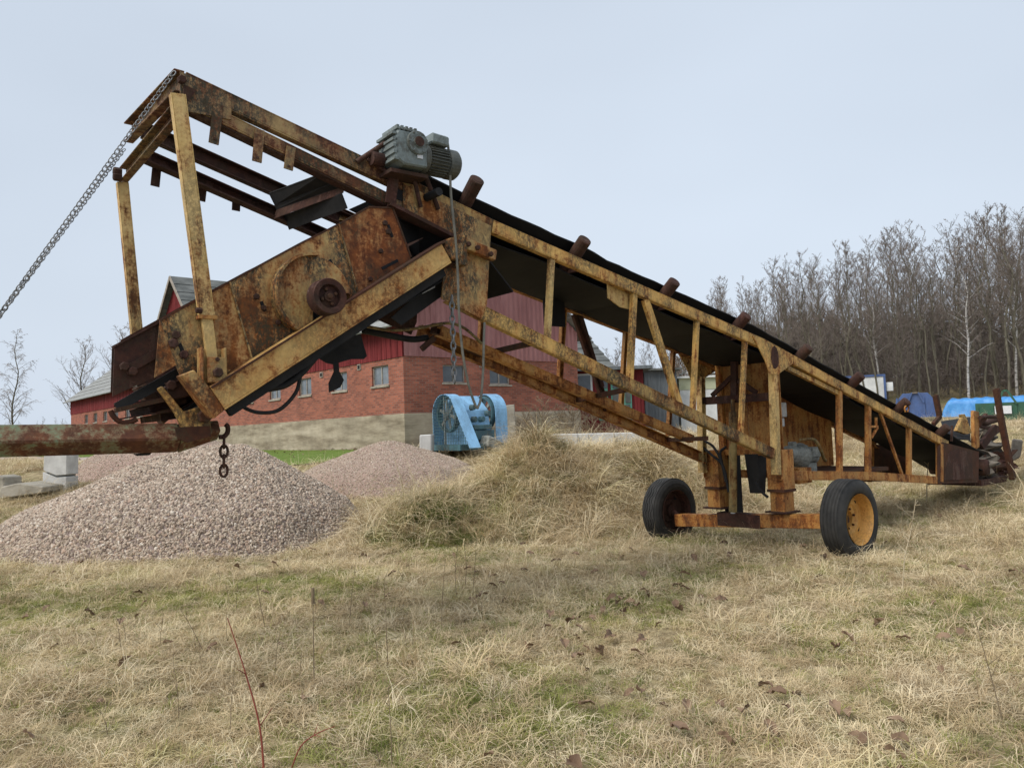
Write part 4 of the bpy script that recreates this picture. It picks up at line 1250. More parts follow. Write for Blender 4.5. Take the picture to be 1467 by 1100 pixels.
q = MB(); q.tube(curve_pts([L(314, 626, .44), L(321, 625, .44), L(326, 619, .44), L(326, 611, .44), L(323, 608, .44)], 5), .017, 8); bm_(q, 'hook', 'darkrust')
q = MB(); q.hexa([L(a, b, s_) for s_ in (.4, .2) for a, b in ((190, 650), (218, 648), (214, 652), (196, 653))]); bm_(q, 'pad', 'rubber')

def chain_mesh(pts, link_len, r, flat=.62):
    """oval links set turn about along a polyline"""
    q = MB()
    pts = [Vector(p) for p in pts]
    i, k, rest = 0, 0, 0.0
    d = (pts[1] - pts[0])
    tot = d.length
    a = d.normalized()
    nrm = a.orthogonal().normalized()
    n_ = int(tot / (link_len * .74))
    for k in range(n_):
        c = pts[0] + a * (link_len * .74 * (k + .5))
        sdv = nrm if k % 2 else a.cross(nrm)
        ring = []
        for j in range(10):
            th = 2 * math.pi * j / 10
            ring.append(c + a * (math.cos(th) * link_len * .5) + sdv * (math.sin(th) * link_len * .5 * flat * (1.1 if abs(math.cos(th)) < .9 else .8)))
        ring.append(ring[0]); ring.append(ring[1])
        q.tube(ring, r, 5, caps=False)
    return q
c_end = L(-105, 596, .44)
for k, (st, lab) in enumerate(((L(250, 103, S + .12), 'galvanised chain running from the top corner of the conveyor frame down past both end beams'), (L(178, 214, -S - .12), 'galvanised chain running down from the far lower corner of the conveyor frame'))):
    en_ = c_end + Vector((0, .06 * k, .02 * k))
    q = chain_mesh([st, en_], .048, .0038)
    W0 = st.copy()
    q.v = [(a - W0.x, b - W0.y, c - W0.z) for a, b, c in q.v]
    o = q.build('chain', 'zinc', None, label=lab, cat='chain')
    w0 = MF.wor(W0)
    o.location = w0
    o.rotation_euler = (0, 0, MF.yaw)
def link_chain(top, bottom, ln, r, mat, lab):
    w0 = MF.wor(top)
    root = empty('hanging_chain', w0, MF.yaw, label=lab, cat='chain')
    a = (bottom - top)
    n_ = max(1, round(a.length / (ln * .76)))
    for k in range(n_):
        q = MB()
        c = a * ((k + .5) / n_)
        ax_ = a.normalized()
        nr = Vector((1, 0, 0)) if k % 2 else Vector((.3, 1, 0)).normalized()
        ring = [c + ax_ * (math.cos(2 * math.pi * j / 12) * ln * .5) + nr * (math.sin(2 * math.pi * j / 12) * ln * .3) for j in range(12)]
        q.tube(ring + ring[:2], r, 6, caps=False)
        q.build('chain_link', mat, root)
link_chain(L(321, 626, .44), L(320.5, 681, .44), .088, .0095, 'darkrust', 'short rusty chain hanging from the hook at the end of the beam')
link_chain(L(647, 424, S + .09), L(651, 548, S + .09), .075, .0075, 'zinc', 'grey chain hanging from the conveyor head before the barn window')

# ------------------------------------------------------------------ the barn
barn = empty('brick_barn', BF.o + Vector((0, 0, H(BF.o.x, BF.o.y, False))), BF.yaw, label='long red brick barn with concrete footing, board siding and corrugated gable', cat='barn')
bz0 = barn.location.z
def bp(mb, name, mat, parent=None, bevel=0.0, dz=True):
    mb.v = [(a, b, c - bz0) for a, b, c in mb.v]
    return mb.build(name, mat, parent or barn, bevel)
BLEN, BWID = 53.0, 8.65
zf = BG(585, 596).z                    # top of the footing
zs = BG(583, 508).z                    # top of the brickwork
ze, zr = zs + 1.25, zs + 4.65          # eaves, ridge
wins_l, wins_g = [], []
for (a, b, c, d) in ((533, 524, 557, 552), (484, 532, 499, 559), (429, 541.5, 447, 566), (386, 556, 402, 571.5)):
    wins_l.append((BW(b_ := c, d).y, BW(a, d).y))
y_first = [w[0] for w in wins_l]
step = (wins_l[3][0] - wins_l[0][0]) / 3
ww = wins_l[0][1] - wins_l[0][0]
wz0, wz1 = BW(545, 552.5).z, BW(545, 524).z
wl_list = [wins_l[0][0] + i * step for i in range(int((BLEN - 2) / step))]
for (a, b, c, d) in ((635, 522, 667, 548), (702, 527, 731, 550.5)):
    wins_g.append((BG(a, d).x, BG(c, d).x, BG(a, d).z, BG(a, b).z))

def wall_with_holes(mb, along, u0, u1, z0, z1, holes, depth):
    """a wall in the plane of `along` cut round window holes, with reveals"""
    def P(u, z, d=0.0):
        return (d, u, z) if along == 'y' else (u, d, z)
    us = sorted({u0, u1, *[h[0] for h in holes], *[h[1] for h in holes]})
    for a, b in zip(us[:-1], us[1:]):
        hs = [h for h in holes if h[0] <= a + 1e-6 and h[1] >= b - 1e-6]
        spans = [(z0, z1)] if not hs else [(z0, hs[0][2]), (hs[0][3], z1)]
        for (p, q_) in spans:
            f = [P(a, p), P(b, p), P(b, q_), P(a, q_)]
            mb.add(f, [(0, 1, 2, 3)])
    for h in holes:
        a, b, p, q_ = h
        for e in ((a, p, b, p), (b, p, b, q_), (b, q_, a, q_), (a, q_, a, p)):
            mb.add([P(e[0], e[1]), P(e[2], e[3]), P(e[2], e[3], depth), P(e[0], e[1], depth)], [(0, 1, 2, 3)])
holes_l = [(y, y + ww, wz0, wz1) for y in wl_list]
q = MB(); wall_with_holes(q, 'y', 0, BLEN, zf, zs, holes_l, .14); wall_with_holes(q, 'x', 0, BWID, zf, zs, wins_g, .14)
q.add([(0, BLEN, zf), (BWID, BLEN, zf), (BWID, BLEN, zs), (0, BLEN, zs)], [(0, 1, 2, 3)]); q.add([(BWID, 0, zf), (BWID, BLEN, zf), (BWID, BLEN, zs), (BWID, 0, zs)], [(0, 1, 2, 3)])
bp(q, 'brick_wall', 'brick')
q = MB(); q.box((BWID / 2, BLEN / 2, (zf + .2) / 2 + .1), (BWID + .08, BLEN + .08, zf - .2)); bp(q, 'footing', 'footing')
def window(along, a, b, p, q_, gl):
    def P(u, z, d):
        return Vector((d, u, z) if along == 'y' else (u, d, z))
    fr = MB()
    t_ = .05
    def bar(u0, u1, z0, z1, d0, d1):
        fr.hexa([P(u0, z0, d0), P(u1, z0, d0), P(u1, z0, d1), P(u0, z0, d1), P(u0, z1, d0), P(u1, z1, d0), P(u1, z1, d1), P(u0, z1, d1)])
    bar(a, b, p, p + t_, .07, .13); bar(a, b, q_ - t_, q_, .07, .13)
    bar(a, a + t_, p + t_, q_ - t_, .07, .13); bar(b - t_, b, p + t_, q_ - t_, .07, .13)
    bar((a + b) / 2 - .025, (a + b) / 2 + .025, p + t_, q_ - t_, .075, .125)
    w = bp(fr, 'window', 'frame')
    for u0, u1 in ((a + t_, (a + b) / 2 - .025), ((a + b) / 2 + .025, b - t_)):
        g_ = MB(); g_.add([P(u0, p + t_, .10), P(u1, p + t_, .10), P(u1, q_ - t_, .10), P(u0, q_ - t_, .10)], [(0, 1, 2, 3)]); bp(g_, 'pane', gl, w)
    s_ = MB(); s_.hexa([P(a - .06, p - .07, -.05), P(b + .06, p - .07, -.05), P(b + .06, p - .07, .08), P(a - .06, p - .07, .08), P(a - .06, p - .005, -.05), P(b + .06, p - .005, -.05), P(b + .06, p - .005, .08), P(a - .06, p - .005, .08)]); bp(s_, 'sill', 'concrete', w)
for i, h in enumerate(holes_l):
    window('y', *h, 'reflectglass' if i < 5 else 'glass')
for h in wins_g:
    window('x', *h, 'glass')
for (a, b) in ((515, 526), (461, 537), (690, 522)):
    w = BW(a, b) if a < 580 else BG(a, b)
    q = MB(); q.box((-.01 if a < 580 else w.x, w.y if a < 580 else -.01, w.z), (.05 if a < 580 else .25, .25 if a < 580 else .05, .22))
    v_ = bp(q, 'vent', 'frame')
    q = MB(); q.box((-.03 if a < 580 else w.x, w.y if a < 580 else -.03, w.z), (.03 if a < 580 else .15, .15 if a < 580 else .03, .14)); bp(q, 'vent_hole', 'belt', v_)
# vertical boards over the long wall: one relief of narrow boards
q = MB()
y = 0.0
r = random.Random(4)
while y < BLEN:
    w = r.uniform(.13, .17)
    d = -.03 - r.uniform(0, .018)
    b_ = min(y + w - .012, BLEN)
    q.hexa([(d, y, zs - .06 - r.uniform(0, .02)), (.05, y, zs - .06), (.05, b_, zs - .06), (d, b_, zs - .06), (d, y, ze + .1), (.05, y, ze + .1), (.05, b_, ze + .1), (d, b_, ze + .1)])
    y += w
bd = bp(q, 'board_siding', 'boardred'); bd['kind'] = 'stuff'
# corrugated gable
def gz(x):
    return ze + (zr - ze) * (1 - abs(x - BWID / 2) / (BWID / 2))
q = MB()
vs, fs = [], []
n_ = 260
for i in range(n_ + 1):
    x = BWID * i / n_
    ph = (x / .24) % 1.0
    d = -.03 - .035 * (1 if ph < .35 else 0 if .5 < ph < .85 else (1 - (ph - .35) / .15 if ph <= .5 else (ph - .85) / .15))
    z_m = zs + 1.55
    for z, e in ((zs - .05, 0), (min(z_m, gz(x)), 0), (min(z_m, gz(x)) + .001, .012), (max(gz(x), zs), .012)):
        vs.append((x, d + e, z))
for i in range(n_):
    for j in range(3):
        fs.append((i * 4 + j, i * 4 + 4 + j, i * 4 + 5 + j, i * 4 + 1 + j))
q.add(vs, fs); bp(q, 'gable_sheet', 'sheetred')
q = MB(); q.plate([(0, BLEN, zs), (BWID, BLEN, zs), (BWID, BLEN, ze), (BWID / 2, BLEN, zr), (0, BLEN, ze)], (0, .05, 0)); bp(q, 'gable_boards', 'boardred')
# roof, tiled sheets as courses
def roofplane(p00, p10, p11, p01, rows, mat, name, parent=None):
    """p00-p10 eave, p01-p11 ridge; overlapping courses"""
    p00, p10, p11, p01 = [Vector(p) for p in (p00, p10, p11, p01)]
    nrm = (p10 - p00).cross(p01 - p00).normalized()
    if nrm.z < 0:
        nrm = -nrm
    q = MB()
    for i in range(rows):
        a, b = i / rows, (i + 1) / rows + .012
        A, B, C, D = p00.lerp(p01, a), p10.lerp(p11, a), p10.lerp(p11, min(b, 1)), p00.lerp(p01, min(b, 1))
        q.hexa([A - nrm * .01, B - nrm * .01, C - nrm * .05, D - nrm * .05, A + nrm * .05, B + nrm * .05, C + nrm * .01, D + nrm * .01])
    return bp(q, name, mat, parent)
ov = .55
sl = (zr - ze) / (BWID / 2)
roofplane((-ov, -.4, ze - ov * sl + .12), (-ov, BLEN + .4, ze - ov * sl + .12), (BWID / 2, BLEN + .4, zr + .12), (BWID / 2, -.4, zr + .12), 9, 'fibreroof', 'roof')
roofplane((BWID + ov, -.4, ze - ov * sl + .12), (BWID + ov, BLEN + .4, ze - ov * sl + .12), (BWID / 2, BLEN + .4, zr + .12), (BWID / 2, -.4, zr + .12), 9, 'fibreroof', 'roof')
# cross gable on the long side
cg, hw = 24.0, 3.3
zc_r = BW(258, 397).z
zc_e = zc_r - hw * .92
q = MB(); q.plate([(-.06, cg - hw, ze), (-.06, cg + hw, ze), (-.06, cg + hw, zc_e), (-.06, cg, zc_r), (-.06, cg - hw, zc_e)], (.08, 0, 0))
for y in np.arange(cg - hw + .1, cg + hw, .22):
    zt = zc_r - abs(y - cg) * .92
    q.box((-.115, y, (ze + zt) / 2 - .05), (.03, .16, zt - ze - .1))
cgo = bp(q, 'cross_gable', 'boardred'); cgo['kind'] = 'stuff'
for sg in (-1, 1):
    roofplane((-.5, cg + sg * (hw + .3), zc_e - .28), (BWID + .3, cg + sg * (hw + .3), zc_e - .28), (BWID + .3, cg, zc_r + .06), (-.5, cg, zc_r + .06), 6, 'darkroof', 'cross_gable_roof')
    q = MB(); q.beam((-.5, cg + sg * (hw + .3), zc_e - .34), (-.5, cg, zc_r + .0), .2, .04, side=(1, 0, 0)); bp(q, 'barge_board', 'frame')
q = MB(); q.box((BWID / 2 + 1, cg, (zr + zc_e) / 2 - 1.6), (BWID - 2.2, hw * 2 - .3, zc_e - ze)); bp(q, 'cross_wing', 'boardred')

# ------------------------------------------------------------------ sheds behind the barn
def wp(px, py, Y):
    return at_depth(px, py, Y)
def shed(name, px0, px1, py_top, Y, depth, mat, label, cat, zb=None, boards=True):
    a, b = wp(px0, py_top, Y), wp(px1, py_top, Y)
    gz_ = H(a.x, Y, False) - .1
    root = empty(name, ((a.x + b.x) / 2, Y + depth / 2, gz_), label=label, cat=cat)
    w, h = b.x - a.x, (a.z + b.z) / 2 - gz_
    q = MB(); q.box((0, 0, h / 2), (w, depth, h))
    if boards:
        n_ = int(w / .16)
        for i in range(n_):
            q.box((-w / 2 + (i + .5) * w / n_, -depth / 2 - .012, h / 2), (w / n_ - .015, .02, h - .01))
    wall = q.build('wall', mat, root); wall['kind'] = 'stuff'
    return root, w, h, (a.x + b.x) / 2, gz_
Y1 = 35.5
root, w, h, cx, gz_ = shed('red_shed', 800, 921, 531, Y1, 5, 'boardred', 'low red board shed with white framed window and teal doors', 'shed')
def onfront(root, Y, cx, gz_, px0, py0, px1, py1, d, mat, name, parent=None, th=.05):
    a, b = wp(px0, py0, Y), wp(px1, py1, Y)
    q = MB(); q.box(((a.x + b.x) / 2 - cx, root_front - d, (a.z + b.z) / 2 - gz_), (abs(b.x - a.x), th, abs(a.z - b.z)))
    return q.build(name, mat, parent or root)
root_front = -2.5 - .05
q = MB(); q.box((.1, -.2, h + .06), (w + .5, 5.8, .14)); q.build('roof', 'greysheet', root)
wf = onfront(root, Y1, cx, gz_, 825, 536, 849, 564, .02, 'whitepaint', 'window_frame')
onfront(root, Y1, cx, gz_, 828, 539, 846, 561, .06, 'glass', 'pane', wf)
for (a, b) in ((856, 872), (874, 890), (892, 906)):
    dr = onfront(root, Y1, cx, gz_, a, 540, b, 602, .02, 'teal', 'door')
    onfront(root, Y1, cx, gz_, a + 3, 545, b - 3, 556, .06, 'glass', 'pane', dr)
    onfront(root, Y1, cx, gz_, a + 3, 560, b - 3, 577, .06, 'darkroof', 'panel', dr)
    onfront(root, Y1, cx, gz_, a + 3, 580, b - 3, 600, .06, 'darkroof', 'panel', dr)
# taller outbuilding with the dark pitched roof
e1, r1 = wp(882, 527, 37.0), wp(824, 462, 44.0)
dirw = Vector((-.985, -.17, 0))
ob = empty('outbuilding', (e1.x, e1.y + 4, H(e1.x, 40, False)), label='outbuilding with a dark grey pitched roof behind the red shed', cat='building')
O = Vector(ob.location)
e1, r1 = e1 - O, r1 - O
q = MB()
for i in range(8):
    a, b = i / 8, min(1, (i + 1) / 8 + .01)
    A, D = e1.lerp(r1, a), e1.lerp(r1, b)
    q.hexa([A, A + dirw * 5.5, D + dirw * 5.5 - Vector((0, 0, .06)), D - Vector((0, 0, .06)), A + Vector((0, 0, .08)), A + dirw * 5.5 + Vector((0, 0, .08)), D + dirw * 5.5, D])
rf = q.build('roof', 'darkroof', ob); rf['kind'] = 'stuff'
q = MB(); q.hexa([e1 + Vector((-.4, .4, -6)), e1 + dirw * 5.2 + Vector((0, .4, -6)), r1 + dirw * 5.2 - Vector((0, .3, 10)), r1 + Vector((-.4, -.3, -10)), e1 + Vector((-.4, .4, -.1)), e1 + dirw * 5.2 + Vector((0, .4, -.1)), r1 + dirw * 5.2 - Vector((0, .3, .25)), r1 + Vector((-.4, -.3, -.25))]); q.build('wall', 'boardred', ob)
Y2 = 38.5
root, w, h, cx, gz_ = shed('grey_shed', 922, 969, 531, Y2, 4, 'greysheet', 'grey sheet metal shed between the red shed and the white hut', 'shed')
q = MB(); q.box((0, -.1, h + .05), (w + .4, 4.6, .1)); q.build('roof', 'darkroof', root)
Y3 = 39.5
root, w, h, cx, gz_ = shed('white_hut', 973, 1040, 541, Y3, 3, 'whitepaint', 'white and pale green hut with litter on its roof', 'hut', boards=False)
q = MB(); q.box((0, 0, h - .28), (w + .06, 3.06, .62)); q.build('top_band', 'palegreen', root)
q = MB(); q.box((0, 0, h + .05), (w + .3, 3.4, .1)); q.build('roof', 'whitepaint', root)
r = random.Random(2)
for i in range(7):
    q = MB(); q.box((-w / 2 + .2 + i * .32, -1.5 + r.uniform(-.1, .2), h + .16 + r.uniform(0, .1)), (.3, .5, .05), Matrix.Rotation(r.uniform(-.6, .6), 3, 'Y')); q.build('board', 'whitepaint' if i % 2 else 'darkroof', root)

# ------------------------------------------------------------------ blue jaw crusher
cb_ = at_depth(624, 642, 20.0)
CR = Frame((cb_.x, cb_.y, 0), math.radians(38))
czg = cb_.z - .05
CRX = 0.78
cru = empty('jaw_crusher', (cb_.x, cb_.y, czg), CR.yaw, label='light blue jaw crusher with mesh belt guard and two flywheels before the barn', cat='crusher')
cru.scale = (CRX, 1, 1)
# profile of the guards in (y, z): +y to the left and away
gy, gzc, gr = -.42, .92, .50
prof = [(.10, .10), (.10, .92)] + [(gy + .52 * math.cos(a), gzc + gr * math.sin(a)) for a in np.linspace(0, 2.35, 14)] + [(-1.55, .05)]
def band(x0, x1, name, cut=None):
    q = MB()
    pr = prof if cut is None else [p for p in prof if p[0] > cut]
    for (a, b) in zip(pr[:-1], pr[1:]):
        A, B = Vector((0, a[0], a[1])), Vector((0, b[0], b[1]))
        d = (B - A).normalized(); nn = Vector((0, -d.z, d.y)) * .02
        q.hexa([A + Vector((x0, 0, 0)), A + Vector((x1, 0, 0)), B + Vector((x1, 0, 0)), B + Vector((x0, 0, 0)), A + nn + Vector((x0, 0, 0)), A + nn + Vector((x1, 0, 0)), B + nn + Vector((x1, 0, 0)), B + nn + Vector((x0, 0, 0))])
    return q.build(name, 'crusherblue', cru)
def flywheel(x, mat='crusherdark'):
    q = MB(); c = Vector((x, gy, gzc - .02))
    q.lathe([(.40, -.08), (.46, -.08), (.46, .08), (.40, .08), (.40, -.08)], c, (1, 0, 0), 32)
    w = q.build('flywheel', mat, cru)
    for k in range(6):
        a = k * math.pi / 3 + .3
        q = MB(); q.beam(c, c + Vector((0, .41 * math.cos(a), .41 * math.sin(a))), .075, .05, side=(1, 0, 0)); q.build('spoke', 'engine', w)
    q = MB(); q.lathe([(0, -.12), (.09, -.12), (.09, .12), (0, .12)], c, (1, 0, 0), 16); q.build('hub', 'engine', w)
band(0, .42, 'belt_guard')
flywheel(.20)
q = MB()
for z in np.arange(.14, 1.42, .075):
    seg = [p for p in prof]
    ya = .10 if z < .92 else gy + .52 * math.sqrt(max(0, 1 - ((z - gzc) / gr) ** 2))
    yb = (-.785 - (1.275 - z) * .622) if z < 1.275 else gy - .52 * math.sqrt(max(0, 1 - ((z - gzc) / gr) ** 2))
    if ya > yb:
        q.beam((0.0, ya, z), (0.0, yb, z), .010, .008, side=(1, 0, 0))
for y in np.arange(-1.45, .1, .075):
    zt = gzc + gr * math.sqrt(max(0, 1 - ((y - gy) / .52) ** 2)) if y > -.785 else 1.275 - (-.785 - y) / .622
    if zt > .12:
        q.beam((-.008, y, .1), (-.008, y, zt), .010, .008, side=(0, 1, 0))
q.build('mesh_wire', 'crusherdark', cru)
q = MB(); q.box((.02, -.45, .7), (.03, .035, 1.3)); q.build('guard_bar', 'engine', cru)
prof = [(.10, .10), (.10, .92)] + [(gy + .52 * math.cos(a), gzc + gr * math.sin(a)) for a in np.linspace(0, math.pi, 18)] + [(gy - .52, .08)]
band(1.62, 2.10, 'belt_guard')
flywheel(1.62)
q = MB(); q.plate([(1.0, .1, .1), (1.0, -.9, .1), (1.0, -.75, 1.0), (1.0, -.3, 1.38), (1.0, .1, 1.3)], (1.0, 0, 0)); q.build('body', 'crusherblue', cru, .02)
q = MB(); q.box((1.0, -.95, .55), (.7, .25, .12)); q.box((1.0, -.9, .35), (.9, .3, .25)); bd_ = q.build('jaw_frame', 'crusherdark', cru, .015)
for (x, z) in ((.75, .75), (1.05, .75), (1.3, .9), (.7, 1.05)):
    q = MB(); q.lathe([(0, .16), (.07, .16), (.08, .0)], (x, -.86, z), (0, -1, 0), 10); q.build('bolt_head', 'crusherdark', bd_)
q = MB(); q.box((1.0, -.4, .06), (2.2, 1.7, .14)); q.build('skid', 'crusherdark', cru)
for x in (-.02, 1.9):
    q = MB(); q.box((x, .0, -.06), (.14, .14, .2)); q.build('foot', 'rubber', cru)
q = MB(); q.box((1.15, -1.15, .12), (.55, .4, .3), Matrix.Rotation(.3, 3, 'Y')); q.build('motor_cover', 'engine', cru, .04)

# ------------------------------------------------------------------ concrete pieces
def slab(name, pts_px, Y, depth, mat, label, cat, bev=.02, group=None, tilt=0.0):
    P = [at_depth(a, b, Y) for a, b in pts_px]
    c = sum(P, Vector()) / len(P)
    zb = min(p.z for p in P)
    q = MB(); q.plate([p - Vector((c.x, Y, zb)) + Vector((0, depth / 2, 0)) for p in P], (0.0, depth, 0))
    o = q.build(name, mat, None, bev, label=label, cat=cat, group=group)
    o.location = (c.x, Y, zb)
    return o
slab('concrete_block', [(601, 647), (618, 647), (618, 622), (601, 623)], 18.8, .7, 'paleconcrete', 'pale concrete block at the foot of the blue crusher', 'block')
for i, (a, b) in enumerate(((741, 778), (779, 828), (829, 880), (881, 935))):
    slab('wall_block', [(a, 652), (b, 650), (b, 622 - i), (a, 623 - i)], 19.2 + .3 * i, .5, 'paleconcrete' if i else 'concrete', 'pale concrete wall block standing in the row behind the grassy mound' if i else 'darker grey concrete wall block at the crusher end of the row', 'concrete block', group='concrete wall blocks')
slab('concrete_pier', [(717, 640), (741, 640), (737, 579), (722, 581)], 23.5, .8, 'concrete', 'grey concrete pier leaning against the barn behind the crusher', 'pier')
root = slab('concrete_pillar', [(61, 708), (95, 704), (95, 683), (80, 684), (61, 676)], 16.3, .45, 'paleconcrete', 'cracked pale concrete pillar beside the gravel heap', 'pillar', .01)
P = [at_depth(a, b, 16.3) for a, b in ((62, 674), (80, 681), (95, 680), (96, 640), (63, 642))]
q = MB(); q.plate([p - root.location + Vector((0, .225, 0)) for p in P], (0, .45, 0)); q.build('upper_piece', 'paleconcrete', root, .01)
q = MB(); q.plate([at_depth(a, b, 16.3) - root.location + Vector((0, .22, 0)) for a, b in ((66, 680), (93, 686), (93, 676), (66, 672))], (0, .36, 0)); q.build('dark_crack', 'darkroof', root)
slab('concrete_slab', [(-10, 716), (60, 706), (62, 697), (25, 692), (2, 697)], 15.6, 1.1, 'concrete', 'flat weathered concrete slab lying in the grass beside the cracked pillar', 'slab')
slab('concrete_slab', [(-30, 712), (6, 708), (5, 684), (-8, 681), (-30, 690)], 15.9, .6, 'concrete', 'broken upright concrete lump at the end of the flat slab', 'slab')

# ------------------------------------------------------------------ containers on the yard
def skip_container(name, px0, px1, py0, py1, Y, mat, label, chamfer=.3, depth=4.5, hook=True):
    a, b = at_depth(px0, py1, Y), at_depth(px1, py0, Y)
    w, h = b.x - a.x, b.z - a.z
    z0 = a.z
    yaw = -math.atan2((a.x + b.x) / 2, Y)
    w *= math.cos(yaw)
    root = empty(name, ((a.x + b.x) / 2, Y, z0), yaw, label=label, cat='container')
    c = chamfer * h
    q = MB(); q.plate([(-w / 2, depth / 2, .1), (w / 2, depth / 2, .1), (w / 2, depth / 2, h - c), (w / 2 - c * .8, depth / 2, h), (-w / 2 + c * .8, depth / 2, h), (-w / 2, depth / 2, h - c)], (0, depth, 0)); q.build('body', mat, root, .02)
    for x in (-.46, -.2, .2, .46):
        q = MB(); q.box((x * w, -.05, h * .45), (.1, .1, h * .75)); q.build('rib', mat, root)
    q = MB(); q.box((0, -.05, .12), (w, .14, .14)); q.build('sill', mat, root)
    if hook:
        q = MB()
        q.beam((-.2 * w, -.1, h * .6), (-.08 * w, -.1, h * 1.02), .1, .1, side=(0, 1, 0)); q.build('hook_arm', mat, root)
        q = MB(); q.beam((.2 * w, -.1, h * .6), (.08 * w, -.1, h * 1.02), .1, .1, side=(0, 1, 0)); q.build('hook_arm', mat, root)
        q = MB(); q.tube([(-.08 * w, -.1, h * 1.0), (.08 * w, -.1, h * 1.0)], .05, 8); q.build('hook_bar', 'scrapgrey', root)
    return root, w, h
skip_container('skip_container', 1284, 1340, 562, 600, 52, 'bluesteel', 'blue steel container with sloped shoulders on the yard', .35)
root, w, h = skip_container('skip_container', 1398, 1480, 575, 604, 49, 'greensteel', 'dark green open steel container with a white plate, before the tarpaulin', .0, 5.0, False)
q = MB(); q.box((-.02 * w, -.12, h * .6), (.9, .03, .5)); q.build('sign_plate', 'label_white', root)
q = MB(); q.beam((-.12 * w, -.1, h * .8), (.0 * w, -.1, h * 1.65), .12, .1, side=(0, 1, 0)); q.build('hook_arm', 'greensteel', root)
q = MB(); q.beam((.22 * w, -.1, h * .9), (.07 * w, -.1, h * 1.65), .12, .1, side=(0, 1, 0)); q.build('hook_arm', 'greensteel', root)
q = MB(); q.beam((.0 * w, -.1, h * 1.65), (.07 * w, -.1, h * 1.65), .12, .1, side=(0, 1, 0)); q.build('hook_bar', 'greensteel', root)
# tarpaulin over a load
a, b = at_depth(1366, 602, 54), at_depth(1495, 566, 54)
tw, th_ = b.x - a.x, b.z - a.z
q = MB(); n1, n2 = 44, 14
vs = []
for j in range(n2 + 1):
    for i in range(n1 + 1):
        u, v = i / n1, j / n2
        ed = min(1, u / .10, (1 - u) / .06)
        # v: 0 front foot .. .45 top front edge .. 1 back
        if v < .4:
            y_, z_ = .25 * (1 - v / .4), th_ * (v / .4)
        else:
            y_, z_ = -(v - .4) / .6 * 3.5, th_ * (1 + .05 * math.sin(v * 9))
        z_ *= (.25 + .75 * ed ** .6) if ed < 1 else 1
        k_ = noise.noise((u * 9, v * 3, 2.0))
        vs.append((u * tw - tw / 2, -y_ + .14 * k_, z_ + .10 * noise.noise((u * 14, v * 4, 8.0)) * (v > .05)))
q.add(vs, [(j * (n1 + 1) + i, j * (n1 + 1) + i + 1, (j + 1) * (n1 + 1) + i + 1, (j + 1) * (n1 + 1) + i) for j in range(n2) for i in range(n1)], True)
tp = q.build('tarpaulin', 'tarp', None, label='bright blue tarpaulin spread over a load behind the green container', cat='tarpaulin')
tp.location = ((a.x + b.x) / 2, 55.5, a.z)
tp.rotation_euler = (0, 0, -math.atan2((a.x + b.x) / 2, 54))
tp.scale = (.87, 1, 1)
tp.modifiers.new('thick', 'SOLIDIFY').thickness = .03
a, b = at_depth(1238, 560, 62), at_depth(1257, 538, 62)
cab_ = empty('site_cabin', ((a.x + b.x) / 2, 62, H(a.x, 62, False)), -math.atan2(a.x, 62), label='small white site cabin with blue edges at the wood', cat='cabin')
w, h = 3.2, b.z - H(a.x, 62, False)
q = MB(); q.box((-.6, 1.2, h / 2), (w, 2.4, h)); q.build('wall', 'whitepaint', cab_)
for x in (-.6 - w / 2, -.6 + w / 2):
    q = MB(); q.box((x, -.02, h / 2), (.16, .12, h + .06)); q.build('corner_post', 'bluesteel', cab_)
q = MB(); q.box((-.6, -.02, h), (w + .16, .13, .16)); q.build('top_rail', 'bluesteel', cab_)
q = MB(); q.box((1.35, .3, h * .68), (.5, .3, .7)); q.build('air_unit', 'whitepaint', cab_, .03)

